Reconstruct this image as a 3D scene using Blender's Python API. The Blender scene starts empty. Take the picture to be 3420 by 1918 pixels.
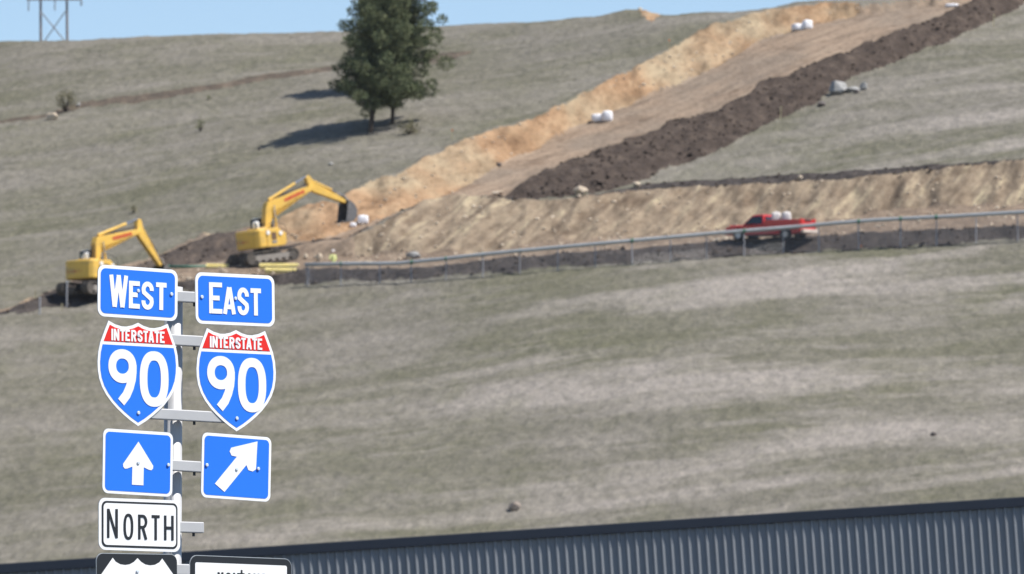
import bpy, bmesh, math, random
import numpy as np
from mathutils import Vector, Matrix

random.seed(7)
rng = np.random.default_rng(11)
C = bpy.context.scene.collection
SC = bpy.context.scene
R = math.radians
PI = math.pi

# ------------------------------------------------------------------ camera
F = 22880.0                      # focal length in pixels of the 3420 px wide photograph
TP = 0.091                       # tangent of the camera's upward pitch
CAMZ = 1.6
cam_d = bpy.data.cameras.new('camera')
cam_d.sensor_width = 36.0
cam_d.lens = 36.0 * F / 3420.0
cam_d.clip_start = 0.5
cam_d.clip_end = 6000.0
cam_d.dof.use_dof = True
cam_d.dof.focus_distance = 40.0
cam_d.dof.aperture_fstop = 11.0
cam = bpy.data.objects.new('camera', cam_d)
C.objects.link(cam)
pitch = math.atan(TP)
cam.location = (0, 0, CAMZ)
cam.rotation_euler = (PI / 2 + pitch, 0, 0)
SC.camera = cam

# ------------------------------------------------------------------ sky, sun, exposure
SUN_AZ = R(-16.0)                  # measured from +X (right of the view) towards +Y (away)
SUN_EL = R(56.0)
w = bpy.data.worlds.new('World')
SC.world = w
w.use_nodes = True
nt = w.node_tree
nt.nodes.clear()
sky = nt.nodes.new('ShaderNodeTexSky')
sky.sky_type = 'NISHITA'
sky.sun_disc = False
sky.sun_elevation = SUN_EL
sky.sun_rotation = PI / 2 - SUN_AZ
sky.altitude = 1000.0
sky.air_density = 1.0
sky.dust_density = 0.3
sky.ozone_density = 1.6
bg = nt.nodes.new('ShaderNodeBackground')
bg.inputs['Strength'].default_value = 0.108
wo = nt.nodes.new('ShaderNodeOutputWorld')
nt.links.new(sky.outputs[0], bg.inputs[0])
nt.links.new(bg.outputs[0], wo.inputs[0])

sd = bpy.data.lights.new('sun', 'SUN')
sd.energy = 4.9
sd.angle = R(0.53)
sd.color = (1.0, 0.95, 0.88)
sun = bpy.data.objects.new('sun', sd)
C.objects.link(sun)
SUNV = Vector((math.cos(SUN_EL) * math.cos(SUN_AZ), math.cos(SUN_EL) * math.sin(SUN_AZ), math.sin(SUN_EL)))
sun.rotation_euler = SUNV.to_track_quat('Z', 'Y').to_euler()
SC.view_settings.view_transform = 'Standard'
SC.view_settings.look = 'None'
SC.view_settings.gamma = 1.0
SC.view_settings.use_curve_mapping = False
SC.view_settings.exposure = 0.5

# ------------------------------------------------------------------ projection helpers (photograph pixels <-> world)
cp, sp_ = math.cos(pitch), math.sin(pitch)
def ray(X, Y):
    a = (X - 1710.0) / F
    b = (959.0 - Y) / F
    return Vector((a, cp - b * sp_, sp_ + b * cp))
def at_depth(X, Y, d):
    r = ray(X, Y)
    return Vector((0, 0, CAMZ)) + r * (d / r.y)
def proj(p):
    v = Vector(p) - Vector((0, 0, CAMZ))
    dep = v.y * cp + v.z * sp_
    u = -v.y * sp_ + v.z * cp
    return 1710 + F * v.x / dep, 959 - F * u / dep

# ------------------------------------------------------------------ noise
def _h(ix, iy, s):
    n = (ix.astype(np.int64) * 374761393 + iy.astype(np.int64) * 668265263 + s * 1274126177) & 0x7fffffff
    n = ((n ^ (n >> 13)) * 1274126177) & 0x7fffffff
    n = n ^ (n >> 16)
    return (n & 0xffff) / 65535.0 * 2 - 1
def vnoise(x, y, s=0):
    x = np.asarray(x, float); y = np.asarray(y, float)
    ix = np.floor(x); iy = np.floor(y)
    fx = x - ix; fy = y - iy
    fx = fx * fx * (3 - 2 * fx); fy = fy * fy * (3 - 2 * fy)
    a = _h(ix, iy, s); b = _h(ix + 1, iy, s); c = _h(ix, iy + 1, s); d = _h(ix + 1, iy + 1, s)
    return (a * (1 - fx) + b * fx) * (1 - fy) + (c * (1 - fx) + d * fx) * fy
def fbm(x, y, o=3, s=0):
    t = 0; a = 1.0; k = 1.0; n = 0
    for i in range(o):
        t = t + a * vnoise(x * k + 17.3 * i, y * k - 9.1 * i, s + i); n += a
        a *= 0.5; k *= 2.03
    return t / n

# ------------------------------------------------------------------ terrain
S_HILL, K_LAT = 0.30, 0.13
def plane_z(x, y):
    return 49.6 + S_HILL * (y - 480.0) + K_LAT * x
def base_z(x, y):
    x = np.asarray(x, float); y = np.asarray(y, float)
    x, y = np.broadcast_arrays(x, y)
    z = plane_z(x, y)
    z = z + 0.35 * np.sin(x / 7.0 + y / 23.0) + 0.3 * np.sin(x / 11.0 - y / 17.0 + 1.0)
    y0, y1 = 170.0, 375.0
    t = np.clip((y - y0) / (y1 - y0), 0, 1)
    z1 = plane_z(np.clip(x, -60, 60), y1)
    h = (-2 * t ** 3 + 3 * t ** 2) * z1 + (t ** 3 - t ** 2) * (y1 - y0) * S_HILL
    return np.where(y < y1, h, z)

def cast(pts, surf):
    out = []
    for X, Y in pts:
        r = ray(X, Y)
        ts = np.arange(330.0, 760.0, 1.0)
        xs = r.x / r.y * ts; zs = CAMZ + r.z / r.y * ts
        below = np.nonzero(zs < surf(xs, ts))[0]
        if len(below) == 0:
            t = 700.0
        else:
            b = ts[below[0]]; a = b - 1.0
            for _ in range(18):
                m = (a + b) / 2
                if CAMZ + r.z / r.y * m < float(surf(np.array([r.x / r.y * m]), np.array([m]))[0]): b = m
                else: a = m
            t = b
        out.append((r.x / r.y * t, t, CAMZ + r.z / r.y * t))
    return np.array(out)

Q = 3420.0 / 2576.0
def line(pts):
    """(X, Y, off) in 2576-wide pixels -> world x, world y, offset above the plain hill"""
    P = []
    for X, Y, o in pts:
        c = cast([(X * Q, Y * Q)], lambda a, b: base_z(a, b) + o)[0]
        P.append((c[0], c[1], o))
    P = np.array(P)
    i = np.argsort(P[:, 0])
    return P[i]

L_strip0 = line([(-250,800,0),(15,790,0),(60,787,0),(130,775,0),(240,769,0),(450,738,0),(690,722,0),(800,715,0),(1000,708,0),(1100,702,0),(1250,690,0),(1400,676,0),(1550,668,0),(1700,656,0),(1850,645,0),(2000,634,0),(2150,628,0),(2300,621,0),(2450,612,0),(2576,604,0),(2800,590,0)])
L_strip1 = line([(-250,799,0),(15,788,0),(60,768,.4),(100,750,.5),(160,728,.5),(240,724,.6),(330,714,.6),(450,706,.6),(500,702,.6),(690,690,.6),(770,674,.6),(850,672,.6),(1000,672,.6),(1120,662,.6),(1200,654,.6),(1400,638,.6),(1600,620,.6),(1800,605,.6),(2000,594,.6),(2070,590,.6),(2200,582,.6),(2400,574,.6),(2576,566,.6),(2800,552,.6)])
L_bank0 = line([(-250,798,0),(15,786,0),(60,764,.2),(100,745,0),(160,717,0),(240,700,0),(330,684,0),(390,672,-.1),(500,667,-.3),(600,657,-.4),(700,650,-.8),(800,648,-.8),(1000,644,-.8),(1200,634,-.8),(1400,610,-.8),(1600,595,-.8),(1830,576,-.8),(2060,558,-.8),(2200,536,-.8),(2400,522,-.8),(2576,512,-.8),(2800,500,-.8)])
L_bank1 = line([(-250,797,0),(15,785,0),(60,763,.2),(100,744,0),(160,715,0),(240,692,.1),(330,668,.2),(390,648,.15),(430,630,.35),(500,602,.65),(560,583,.75),(620,580,.6),(680,605,-.3),(720,634,-.6),(800,638,-.6),(850,615,-.1),(900,582,.6),(960,560,.8),(1000,545,.8),(1060,510,.8),(1130,490,.8),(1200,495,.8),(1280,500,.8),(1400,503,.8),(1480,493,.8),(1560,486,.8),(1640,476,.8),(1672,475,.8),(1800,468,.8),(1921,462,.8),(2030,456,.8),(2129,450,.8),(2250,438,.8),(2378,424,.8),(2576,407,.8),(2800,393,.8)])
L_lip = line([(-250,796,0),(15,784,0),(240,691,.1),(390,647,.15),(500,601,.65),(620,579,.95),(680,604,-.3),(720,633,-.6),(850,614,-.1),(960,559,.8),(1060,509,.8),(1200,494,.8),(1280,499,.8),(1400,501,.9),(1480,489,.9),(1560,476,.95),(1620,461,.95),(1672,457,.95),(1800,449,.95),(1921,440,.95),(2030,436,.95),(2129,430,.95),(2250,420,.95),(2378,410,.95),(2576,398,.95),(2800,384,.95)])
L_berm0 = line([(-250,795,0),(15,783,0),(240,690,.1),(390,646,.15),(500,600,.65),(620,578,.6),(680,603,-.3),(720,632,-.6),(850,613,-.1),(960,558,.8),(1060,508,.8),(1200,493,.8),(1280,498,.8),(1400,499,.8),(1480,488,.8),(1560,472,.6),(1640,442,.2),(1720,417,.1),(1760,397,.1),(1840,362,.1),(1900,322,.1),(1960,297,.1),(2040,267,.1),(2080,240,.1),(2140,200,.1),(2240,162,.1),(2320,130,.1),(2420,90,.1),(2500,52,.1),(2576,15,.1),(2800,-80,.1)])
L_berm1 = line([(-250,794,0),(15,782,0),(240,689,.1),(390,645,.15),(500,599,.65),(620,577,.6),(680,602,-.3),(720,631,-.6),(850,612,-.1),(960,557,.8),(1060,507,.8),(1200,492,.8),(1270,492,.8),(1320,457,1.2),(1380,421,1.4),(1440,398,1.4),(1500,378,1.4),(1560,352,1.4),(1640,327,1.4),(1700,307,1.4),(1760,286,1.4),(1840,256,1.4),(1880,224,1.4),(1950,190,1.4),(2000,176,1.4),(2060,150,1.4),(2120,130,1.4),(2200,97,1.4),(2280,70,1.4),(2380,35,1.4),(2450,2,1.4),(2576,-45,1.4),(2800,-110,1.2)])
L_road1 = line([(-250,793,0),(15,781,0),(240,688,.1),(390,644,.15),(500,598,.65),(620,576,.6),(680,590,0),(720,612,-.6),(800,606,-.8),(880,580,-1.2),(940,563,-1.3),(1000,538,-1.4),(1080,503,-1.6),(1130,487,-1.7),(1200,450,-1.8),(1260,415,-1.8),(1350,372,-1.8),(1430,332,-1.8),(1500,302,-1.8),(1600,257,-1.8),(1700,216,-1.8),(1760,192,-1.8),(1850,142,-1.6),(1920,100,-1.4),(2000,75,-1.2),(2080,55,-1.),(2200,33,-.8),(2300,18,-.7),(2430,0,-.6),(2576,-60,-.2),(2800,-120,0)])
L_bank3 = line([(-250,792,0),(15,780,0),(240,687,.1),(390,643,.15),(500,597,.65),(620,575,.6),(680,560,.6),(740,522,.4),(800,509,.4),(850,510,.4),(862,492,.4),(920,457,.3),(980,440,.3),(1040,411,.3),(1100,386,.2),(1180,346,.2),(1240,321,.2),(1290,310,.2),(1380,276,.2),(1450,240,.2),(1520,206,.2),(1600,166,.2),(1680,126,.2),(1740,92,.2),(1800,62,.2),(1860,42,.2),(1930,22,.2),(2000,12,.2),(2080,4,.2),(2160,4,.2),(2300,-2,.2),(2430,-8,.2),(2576,-70,.1),(2800,-130,.1)])
L_track0 = line([(x, y + .5, 0) for x, y in ((-250,332),(0,312),(60,306),(110,299),(160,286),(200,275),(300,262),(400,250),(550,226),(640,207),(700,198),(830,178),(1000,165),(1100,160),(1150,148),(1190,130),(1400,92),(2600,-200))])
L_track1 = line([(x, y - .5, .08) for x, y in ((-250,324),(0,304),(60,297),(110,289),(160,272),(200,260),(300,247),(400,234),(550,210),(640,193),(700,184),(830,167),(1000,150),(1100,138),(1150,133),(1190,129),(1400,91),(2600,-201))])
LINES = [L_strip0, L_strip1, None, L_bank0, L_bank1, L_lip, None, L_berm0, L_berm1, None, L_road1, L_bank3]
sky_px = [(-300,106),(0,103),(170,103),(400,92),(640,85),(850,80),(1100,68),(1300,58),(1500,42),(1545,32),(1575,24),(1605,24),(1650,37),(1700,38),(1750,32),(1850,30),(1950,20),(2000,8),(2080,1),(2200,-2),(2430,-14),(2576,-60),(2900,-140)]

def crest_curve():
    P = cast([(X * Q, Y * Q) for X, Y in sky_px], base_z)
    xs = P[:, 0].copy(); yc = P[:, 1].copy() - 4
    want = np.array([Y * Q for X, Y in sky_px])
    for it in range(8):
        for i in range(len(xs)):
            ys = np.arange(yc[i] - 30, yc[i] + 40, 0.25)
            zs = crest_apply(base_z(xs[i], ys), ys, yc[i])
            e = ((zs - CAMZ) / ys).max()
            j = int(((zs - CAMZ) / ys).argmax())
            Ypx = proj((xs[i], ys[j], zs[j]))[1]
            yc[i] += (Ypx - want[i]) / 8.0
    return xs, yc
SLOPE2 = 0.112
def crest_apply(z, y, yc):
    # slope goes from S_HILL to SLOPE2 over 9 m past yc
    d = np.maximum(y - yc, 0)
    W = 9.0
    drop = np.where(d < W, (S_HILL - SLOPE2) * d * d / (2 * W), (S_HILL - SLOPE2) * (d - W / 2))
    return z - drop
CX, CY = crest_curve()

xs = np.unique(np.concatenate([np.linspace(-900, -60, 22), np.linspace(-60, -43, 35), np.arange(-43, 43.01, 0.155), np.linspace(43, 60, 35), np.linspace(60, 900, 22)]))
ys = np.unique(np.concatenate([np.linspace(-120, 370, 50), np.arange(370, 585, 0.3), np.linspace(585, 640, 60), np.linspace(640, 1700, 60)]))
GX, GY = np.meshgrid(xs, ys)           # rows: y

# knots along depth for every column
def col(L, k):
    return np.interp(xs, L[:, 0], L[:, k])
KY, KO = [], []
jit = lambda s, a, f: a * fbm(xs / f, xs * 0 + s * 3.7, 3, s)
amps = {0: 1.0, 1: .7, 3: .7, 4: .45, 5: .45, 7: 1.1, 8: 1.6, 10: .8, 11: 1.1}
for i, L in enumerate(LINES):
    if L is None:
        KY.append(None); KO.append(None); continue
    KY.append(col(L, 1) + jit(i, amps[i], 1.6)); KO.append(col(L, 2))
wide = lambda i, j: np.clip((KY[j] - KY[i]) / 3.0, 0, 1)
KY[2] = KY[1] + 1.2 * np.clip((KY[3] - KY[1]) / 4, 0, 1); KO[2] = KO[1] + (KO[3] - KO[1]) * .45
KY[6] = KY[5] + 1.5 * np.clip((KY[7] - KY[5]) / 4, 0, 1); KO[6] = KO[5] + (KO[7] - KO[5]) * .8
KY[9] = KY[8] + 2.0 * np.clip((KY[10] - KY[8]) / 6, 0, 1); KO[9] = KO[8] + (np.minimum(KO[10] + .5, KO[8]) - KO[8]) * np.clip((KY[10] - KY[8]) / 6, 0, 1) * .8
for i in range(1, 12):
    KY[i] = np.maximum(KY[i], KY[i - 1] + 0.02)
KY = np.array(KY); KO = np.array(KO)
cy = np.interp(xs, CX, CY)

Z = crest_apply(base_z(GX, GY), GY, cy[None, :])
OFF = np.zeros_like(Z)
ZI = np.zeros(Z.shape, int)            # interval index
ZF = np.zeros_like(Z)                  # fraction in interval
for c in range(len(xs)):
    ky = np.concatenate([[KY[0, c] - 2.0], KY[:, c], [KY[11, c] + 2.0]])
    ko = np.concatenate([[0], KO[:, c], [0]])
    OFF[:, c] = np.interp(ys, ky, ko)
    idx = np.searchsorted(KY[:, c], ys)           # 0 before strip0 ... 12 after bank3
    ZI[:, c] = idx
t0 = np.interp(xs, L_track0[:, 0], L_track0[:, 1]) + jit(31, .8, 2.2)
t1 = np.maximum(np.interp(xs, L_track1[:, 0], L_track1[:, 1]) + jit(32, .6, 1.5), t0 + .02)
for c in range(len(xs)):
    o0 = np.interp(xs[c], L_track0[:, 0], L_track0[:, 2]); o1 = np.interp(xs[c], L_track1[:, 0], L_track1[:, 2])
    OFF[:, c] += np.interp(ys, [t0[c] - 2, t0[c], t1[c], t1[c] + 2], [0, o0, o1, 0])
TR = (GY > t0[None, :]) & (GY < t1[None, :]) & (ZI == 12) & (1710 + F * GX / np.maximum(GY, 50) < 1185 * Q)

zone_of = np.array([0, 1, 1, 2, 3, 5, 0, 0, 6, 7, 7, 8, 0])
# interval i lies between knot i-1 and knot i: 1 strip0-1, 2 strip1-2, 3 bench, 4 lower bank, 5 lip, 6/7 grass, 8 berm, 9 behind berm, 10 road, 11 upper bank
ZONE = zone_of[ZI]
# px column of each vertex for left/right choices
PXC = 1710 + F * GX / np.maximum(GY, 50) 
n1_ = fbm(GX / .9, GY / 2.0, 2, 55)
mound = (ZI == 4) & (PXC + 40 * fbm(GX / 1.5, GY / 3.0, 2, 77) < 905) & (PXC > 60)
ZONE = np.where(mound, 4, ZONE)
ZONE = np.where((ZI == 3) & (PXC < 560), 4, ZONE)
ZONE = np.where((ZI == 9), 6, ZONE)
low = (ZI >= 4) & (ZI <= 11) & (ZONE != 4) & (PXC < 1165 + 60 * fbm(GX / 1.5, GY / 3.0, 2, 79))
ZONE = np.where(low & (ZI < 10), 7, ZONE)
ZONE = np.where(TR, 9, ZONE)
ZONE = np.where(GY < 168, 10, ZONE)
heap = (((PXC - 2168) / 34) ** 2 + ((GY - cy[None, :] - 4) / 5) ** 2 < 1 + .9 * n1_) & (ZI == 12)
ZONE = np.where(heap, 8, ZONE)
near = (GY < 372) & (ZONE != 10)
ZONE = np.where(near, 0, ZONE)
# relief
def smooth0(a):
    b = a.copy(); b[1:-1, 1:-1] = (a[1:-1, 1:-1] * 2 + a[:-2, 1:-1] + a[2:, 1:-1] + a[1:-1, :-2] + a[1:-1, 2:]) / 6
    return b
n1 = fbm(GX / .9, GY / 1.1, 3, 5); n2 = fbm(GX / 2.6, GY / 3.5, 3, 9); n3 = fbm(GX / .5, GY / .9, 2, 15)
relief = np.zeros_like(Z)
grain = smooth0(rng.normal(size=Z.shape))
relief += np.where(ZONE == 0, 0.05 * n1 + 0.10 * n2 + .035 * n3 + .055 * grain, 0)
relief += np.where((ZONE == 1), 0.11 * n1 + 0.08 * n2 + .06 * n3, 0)
relief += np.where((ZONE == 6), 0.24 * np.abs(n1) + 0.24 * n2 + .16 * n3, 0)
relief += np.where((ZONE == 5), 0.20 * n1, 0)
relief += np.where((ZONE == 4), 0.25 * n1 + 0.25 * n2, 0)
gul = fbm((GX - GY * .22) / 1.3, GY / 9.0, 3, 21)
relief += np.where(ZONE == 3, 0.36 * gul + .18 * n1 + .06 * n3 + .28 * n2, 0)
relief += np.where(ZONE == 2, 0.08 * n1 + .08 * n2, 0)
relief += np.where(ZONE == 7, 0.05 * n1 + .10 * n2, 0)
gul2 = fbm((GX - GY * .05) / 1.6, GY / 6.0, 3, 41)
relief += np.where(ZONE == 8, 0.48 * gul2 + .24 * n1 + .08 * n3, 0)
relief += np.where(ZONE == 9, 0.12 * n1, 0)
# taper the relief where a zone meets the next by smoothing once
def smooth(a, n=1):
    for _ in range(n):
        b = a.copy()
        b[1:-1, 1:-1] = (a[1:-1, 1:-1] * 2 + a[:-2, 1:-1] + a[2:, 1:-1] + a[1:-1, :-2] + a[1:-1, 2:]) / 6
        a = b
    return a
OFF = smooth(OFF, 2)
relief = smooth(relief, 1)
inner = np.clip((GY - 365) / 15, 0, 1) * np.clip((640 - GY) / 40, 0, 1) * np.clip((70 - np.abs(GX)) / 10, 0, 1)
Z = Z + (OFF + relief) * inner
# spoil heap on the skyline right of the pine
hx, hy = at_depth(1600 * Q, 34 * Q, 600)[:2]
Z = Z

def ground(x, y):
    x = np.asarray(x, float); y = np.asarray(y, float)
    i = np.clip(np.searchsorted(xs, x) - 1, 0, len(xs) - 2); j = np.clip(np.searchsorted(ys, y) - 1, 0, len(ys) - 2)
    fx = (x - xs[i]) / (xs[i + 1] - xs[i]); fy = (y - ys[j]) / (ys[j + 1] - ys[j])
    return (Z[j, i] * (1 - fx) + Z[j, i + 1] * fx) * (1 - fy) + (Z[j + 1, i] * (1 - fx) + Z[j + 1, i + 1] * fx) * fy
def at(X, Y):
    """ground point seen at pixel X, Y of the 3420 wide photograph"""
    return Vector(cast([(X, Y)], ground)[0])
def gz(x, y):
    return float(ground(np.array([x]), np.array([y]))[0])

# ------------------------------------------------------------------ materials
def srgb(r, g, b):
    f = lambda c: (c / 255 / 12.92) if c / 255 <= .04045 else ((c / 255 + .055) / 1.055) ** 2.4
    return (f(r), f(g), f(b))
class NT:
    def __init__(s, name):
        s.m = bpy.data.materials.new(name); s.m.use_nodes = True
        s.t = s.m.node_tree; s.t.nodes.clear()
        s.out = s.n('ShaderNodeOutputMaterial'); s.p = s.n('ShaderNodeBsdfPrincipled')
        s.l(s.p.outputs[0], s.out.inputs[0])
        s.tc = s.n('ShaderNodeTexCoord')
    def n(s, k): return s.t.nodes.new(k)
    def l(s, a, b): s.t.links.new(a, b)
    def noise(s, scale=(1, 1, 1), rot=0.0, detail=3, rough=.55, loc=(0, 0, 0), dist=0.0):
        r = s.n('ShaderNodeMapping'); r.inputs['Rotation'].default_value = (0, 0, rot)
        s.l(s.tc.outputs['Object'], r.inputs[0])
        m = s.n('ShaderNodeMapping'); m.inputs['Scale'].default_value = scale; m.inputs['Location'].default_value = loc
        s.l(r.outputs[0], m.inputs[0])
        x = s.n('ShaderNodeTexNoise'); x.inputs['Scale'].default_value = 1; x.inputs['Detail'].default_value = detail
        x.inputs['Roughness'].default_value = rough; x.inputs['Distortion'].default_value = dist
        s.l(m.outputs[0], x.inputs['Vector'])
        return x.outputs['Fac']
    def ramp(s, fac, stops):
        r = s.n('ShaderNodeValToRGB')
        e = r.color_ramp.elements
        while len(e) < len(stops): e.new(.5)
        for q, (p, c) in zip(e, stops):
            q.position = p; q.color = (*c, 1) if len(c) == 3 else c
        s.l(fac, r.inputs[0]); return r.outputs[0]
    def val(s, fac, a, b):
        return s.ramp(fac, [(a, (0, 0, 0)), (b, (1, 1, 1))])
    def mix(s, fac, a, b, mode='MIX'):
        x = s.n('ShaderNodeMix'); x.data_type = 'RGBA'; x.blend_type = mode
        if isinstance(fac, (int, float)): x.inputs[0].default_value = fac
        else: s.l(fac, x.inputs[0])
        for v, i in ((a, 6), (b, 7)):
            if isinstance(v, tuple): x.inputs[i].default_value = (*v, 1)
            else: s.l(v, x.inputs[i])
        return x.outputs[2]
    def bump(s, h, st, d):
        b = s.n('ShaderNodeBump'); b.inputs['Strength'].default_value = st; b.inputs['Distance'].default_value = d
        s.l(h, b.inputs['Height']); s.l(b.outputs[0], s.p.inputs['Normal'])
    def fin(s, col, rough=.9, spec=.2, metal=0.0):
        if isinstance(col, tuple): s.p.inputs['Base Color'].default_value = (*col, 1)
        else: s.l(col, s.p.inputs['Base Color'])
        s.p.inputs['Roughness'].default_value = rough
        s.p.inputs['Specular IOR Level'].default_value = spec
        s.p.inputs['Metallic'].default_value = metal
        return s.m
def plain(name, c, rough=.6, spec=.4, metal=0.0, var=.12, sc=3.0, dirt=None, dirt_amt=.35):
    t = NT(name)
    n = t.noise((sc, sc, sc), detail=4)
    a = tuple(max(0, v * (1 - var)) for v in c); b = tuple(min(1, v * (1 + var)) for v in c)
    colr = t.ramp(n, [(.3, a), (.7, b)])
    if dirt:
        d = t.val(t.noise((sc * .7, sc * .7, sc * 1.6), detail=5, rough=.65, loc=(3, 1, 7)), .5, .72)
        k = t.n('ShaderNodeMath'); k.operation = 'MULTIPLY'; k.inputs[1].default_value = dirt_amt
        t.l(d, k.inputs[0]); colr = t.mix(k.outputs[0], colr, dirt)
    return t.fin(colr, rough, spec, metal)

def grass_mat():
    t = NT('dry_grass')
    big = t.noise((.07, .05, .1), R(-2), 4, .6, dist=.4)
    mid = t.noise((.20, .10, .3), R(3), 4, .6, loc=(5, 2, 0), dist=.5)
    streak = t.noise((.026, .105, .2), R(-1.5), 7, .60, loc=(9, 4, 0), dist=.25)
    streak2 = t.noise((.10, .30, .3), R(0), 5, .68, loc=(1, 8, 3), dist=.4)
    fine = t.noise((4.6, .9, 4.0), R(6), 5, .74)
    tuft = t.noise((1.3, .36, 1.3), R(0), 4, .65, loc=(2, 2, 2))
    pale = (.250, .226, .200); olive = (.121, .116, .082); mauve = (.152, .141, .116); green = (.108, .110, .064)
    c = t.mix(t.val(big, .36, .62), olive, mauve)
    sx = t.n('ShaderNodeSeparateXYZ'); t.l(t.tc.outputs['Object'], sx.inputs[0])
    a1 = t.n('ShaderNodeMath'); a1.operation = 'MULTIPLY_ADD'; a1.inputs[1].default_value = -1 / 55.0; a1.inputs[2].default_value = 474 / 55.0
    t.l(sx.outputs['Y'], a1.inputs[0])
    a2 = t.n('ShaderNodeMath'); a2.operation = 'MULTIPLY_ADD'; a2.inputs[1].default_value = 1 / 26.0
    t.l(sx.outputs['X'], a2.inputs[0]); t.l(a1.outputs[0], a2.inputs[2])
    a3 = t.n('ShaderNodeMapRange'); a3.inputs['From Min'].default_value = 0; a3.inputs['From Max'].default_value = 1; a3.inputs['To Min'].default_value = .30; a3.inputs['To Max'].default_value = 1
    t.l(a2.outputs[0], a3.inputs['Value'])
    m1 = t.n('ShaderNodeMath'); m1.operation = 'MULTIPLY'
    t.l(t.val(streak, .46, .60), m1.inputs[0]); t.l(a3.outputs[0], m1.inputs[1])
    c = t.mix(m1.outputs[0], c, pale)
    m2 = t.n('ShaderNodeMath'); m2.operation = 'MULTIPLY'; m2.inputs[1].default_value = .55
    t.l(t.val(streak2, .48, .72), m2.inputs[0])
    c = t.mix(m2.outputs[0], c, (.235, .213, .190))
    g = t.val(mid, .54, .80)
    k = t.n('ShaderNodeMath'); k.operation = 'MULTIPLY'; k.inputs[1].default_value = .5
    t.l(g, k.inputs[0])
    c = t.mix(k.outputs[0], c, green)
    c = t.mix(.75, c, t.ramp(fine, [(.25, (.58, .58, .58)), (.5, (1, 1, 1)), (.78, (1.45, 1.43, 1.40))]), 'MULTIPLY')
    c = t.mix(.8, c, t.ramp(tuft, [(.3, (.76, .77, .74)), (.5, (1, 1, 1)), (.72, (1.2, 1.19, 1.17))]), 'MULTIPLY')
    t.bump(fine, .5, .18)
    return t.fin(c, .95, .05)
def soil_mat(name, c1, c2, c3):
    t = NT(name)
    a = t.noise((.9, .5, .9), 0, 5, .65); b = t.noise((3.5, 1.6, 3.5), 0, 4, .7, loc=(4, 4, 1))
    c = t.ramp(a, [(.3, c1), (.52, c2), (.75, c3)])
    c = t.mix(.8, c, t.ramp(b, [(.28, (.55, .55, .56)), (.5, (1, 1, 1)), (.75, (1.4, 1.36, 1.3))]), 'MULTIPLY')
    t.bump(b, .6, .25)
    return t.fin(c, .95, .05)
def bank_mat(name, cols, rot, sc, patch=None):
    t = NT(name)
    a = t.noise(sc, rot, 5, .62, dist=.3); b = t.noise((2.4, .8, 2.4), 0, 4, .7, loc=(1, 6, 2))
    q = t.noise((.14, .10, .15), 0, 3, .5, loc=(7, 1, 3))
    c = t.ramp(a, [(.31, cols[0]), (.45, cols[1]), (.57, cols[2]), (.72, cols[3])])
    if patch: c = t.mix(t.val(q, .42, .6), c, t.ramp(a, [(.3, patch[0]), (.7, patch[1])]))
    pz = t.noise((.35, .22, .4), 0, 4, .6, loc=(2, 9, 5))
    c = t.mix(.8, c, t.ramp(pz, [(.56, (1, 1, 1)), (.70, (.62, .57, .55))]), 'MULTIPLY')
    c = t.mix(.75, c, t.ramp(b, [(.25, (.52, .50, .48)), (.5, (1, 1, 1)), (.78, (1.26, 1.26, 1.26))]), 'MULTIPLY')
    t.bump(b, .5, .2)
    return t.fin(c, .95, .05)

M = {}
M['grass'] = grass_mat()
M['soil'] = soil_mat('dark_topsoil', (.040, .035, .033), (.060, .052, .048), (.095, .081, .073))
M['soil_brown'] = soil_mat('brown_topsoil', (.044, .034, .028), (.067, .052, .043), (.115, .090, .072))
M['mound'] = soil_mat('brown_spoil', (.056, .047, .043), (.088, .071, .060), (.15, .115, .09))
M['bench'] = soil_mat('tan_bench', (.14, .105, .078), (.21, .16, .118), (.30, .24, .18))
M['track'] = soil_mat('reddish_track', (.072, .062, .052), (.112, .090, .070), (.17, .135, .105))
M['bank_low'] = bank_mat('tan_bank', [(.125, .095, .068), (.205, .158, .112), (.265, .21, .148), (.44, .365, .24)], R(-64), (.10, 1.0, .4))
M['bank_up'] = bank_mat('orange_bank', [(.155, .098, .058), (.25, .158, .092), (.31, .202, .120), (.37, .265, .165)], R(-68), (.12, .8, .5), patch=((.22, .165, .108), (.37, .295, .195)))
d_ = L_road1; p0 = cast([(1350 * Q, 390 * Q)], base_z)[0]; p1 = cast([(2300 * Q, 40 * Q)], base_z)[0]
ROAD_A = math.atan2(p1[1] - p0[1], p1[0] - p0[0])
M['road'] = bank_mat('dirt_road', [(.155, .118, .088), (.235, .175, .126), (.275, .205, .148), (.33, .26, .19)], -ROAD_A, (.05, .9, .4), patch=((.19, .15, .115), (.26, .205, .155)))

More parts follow.
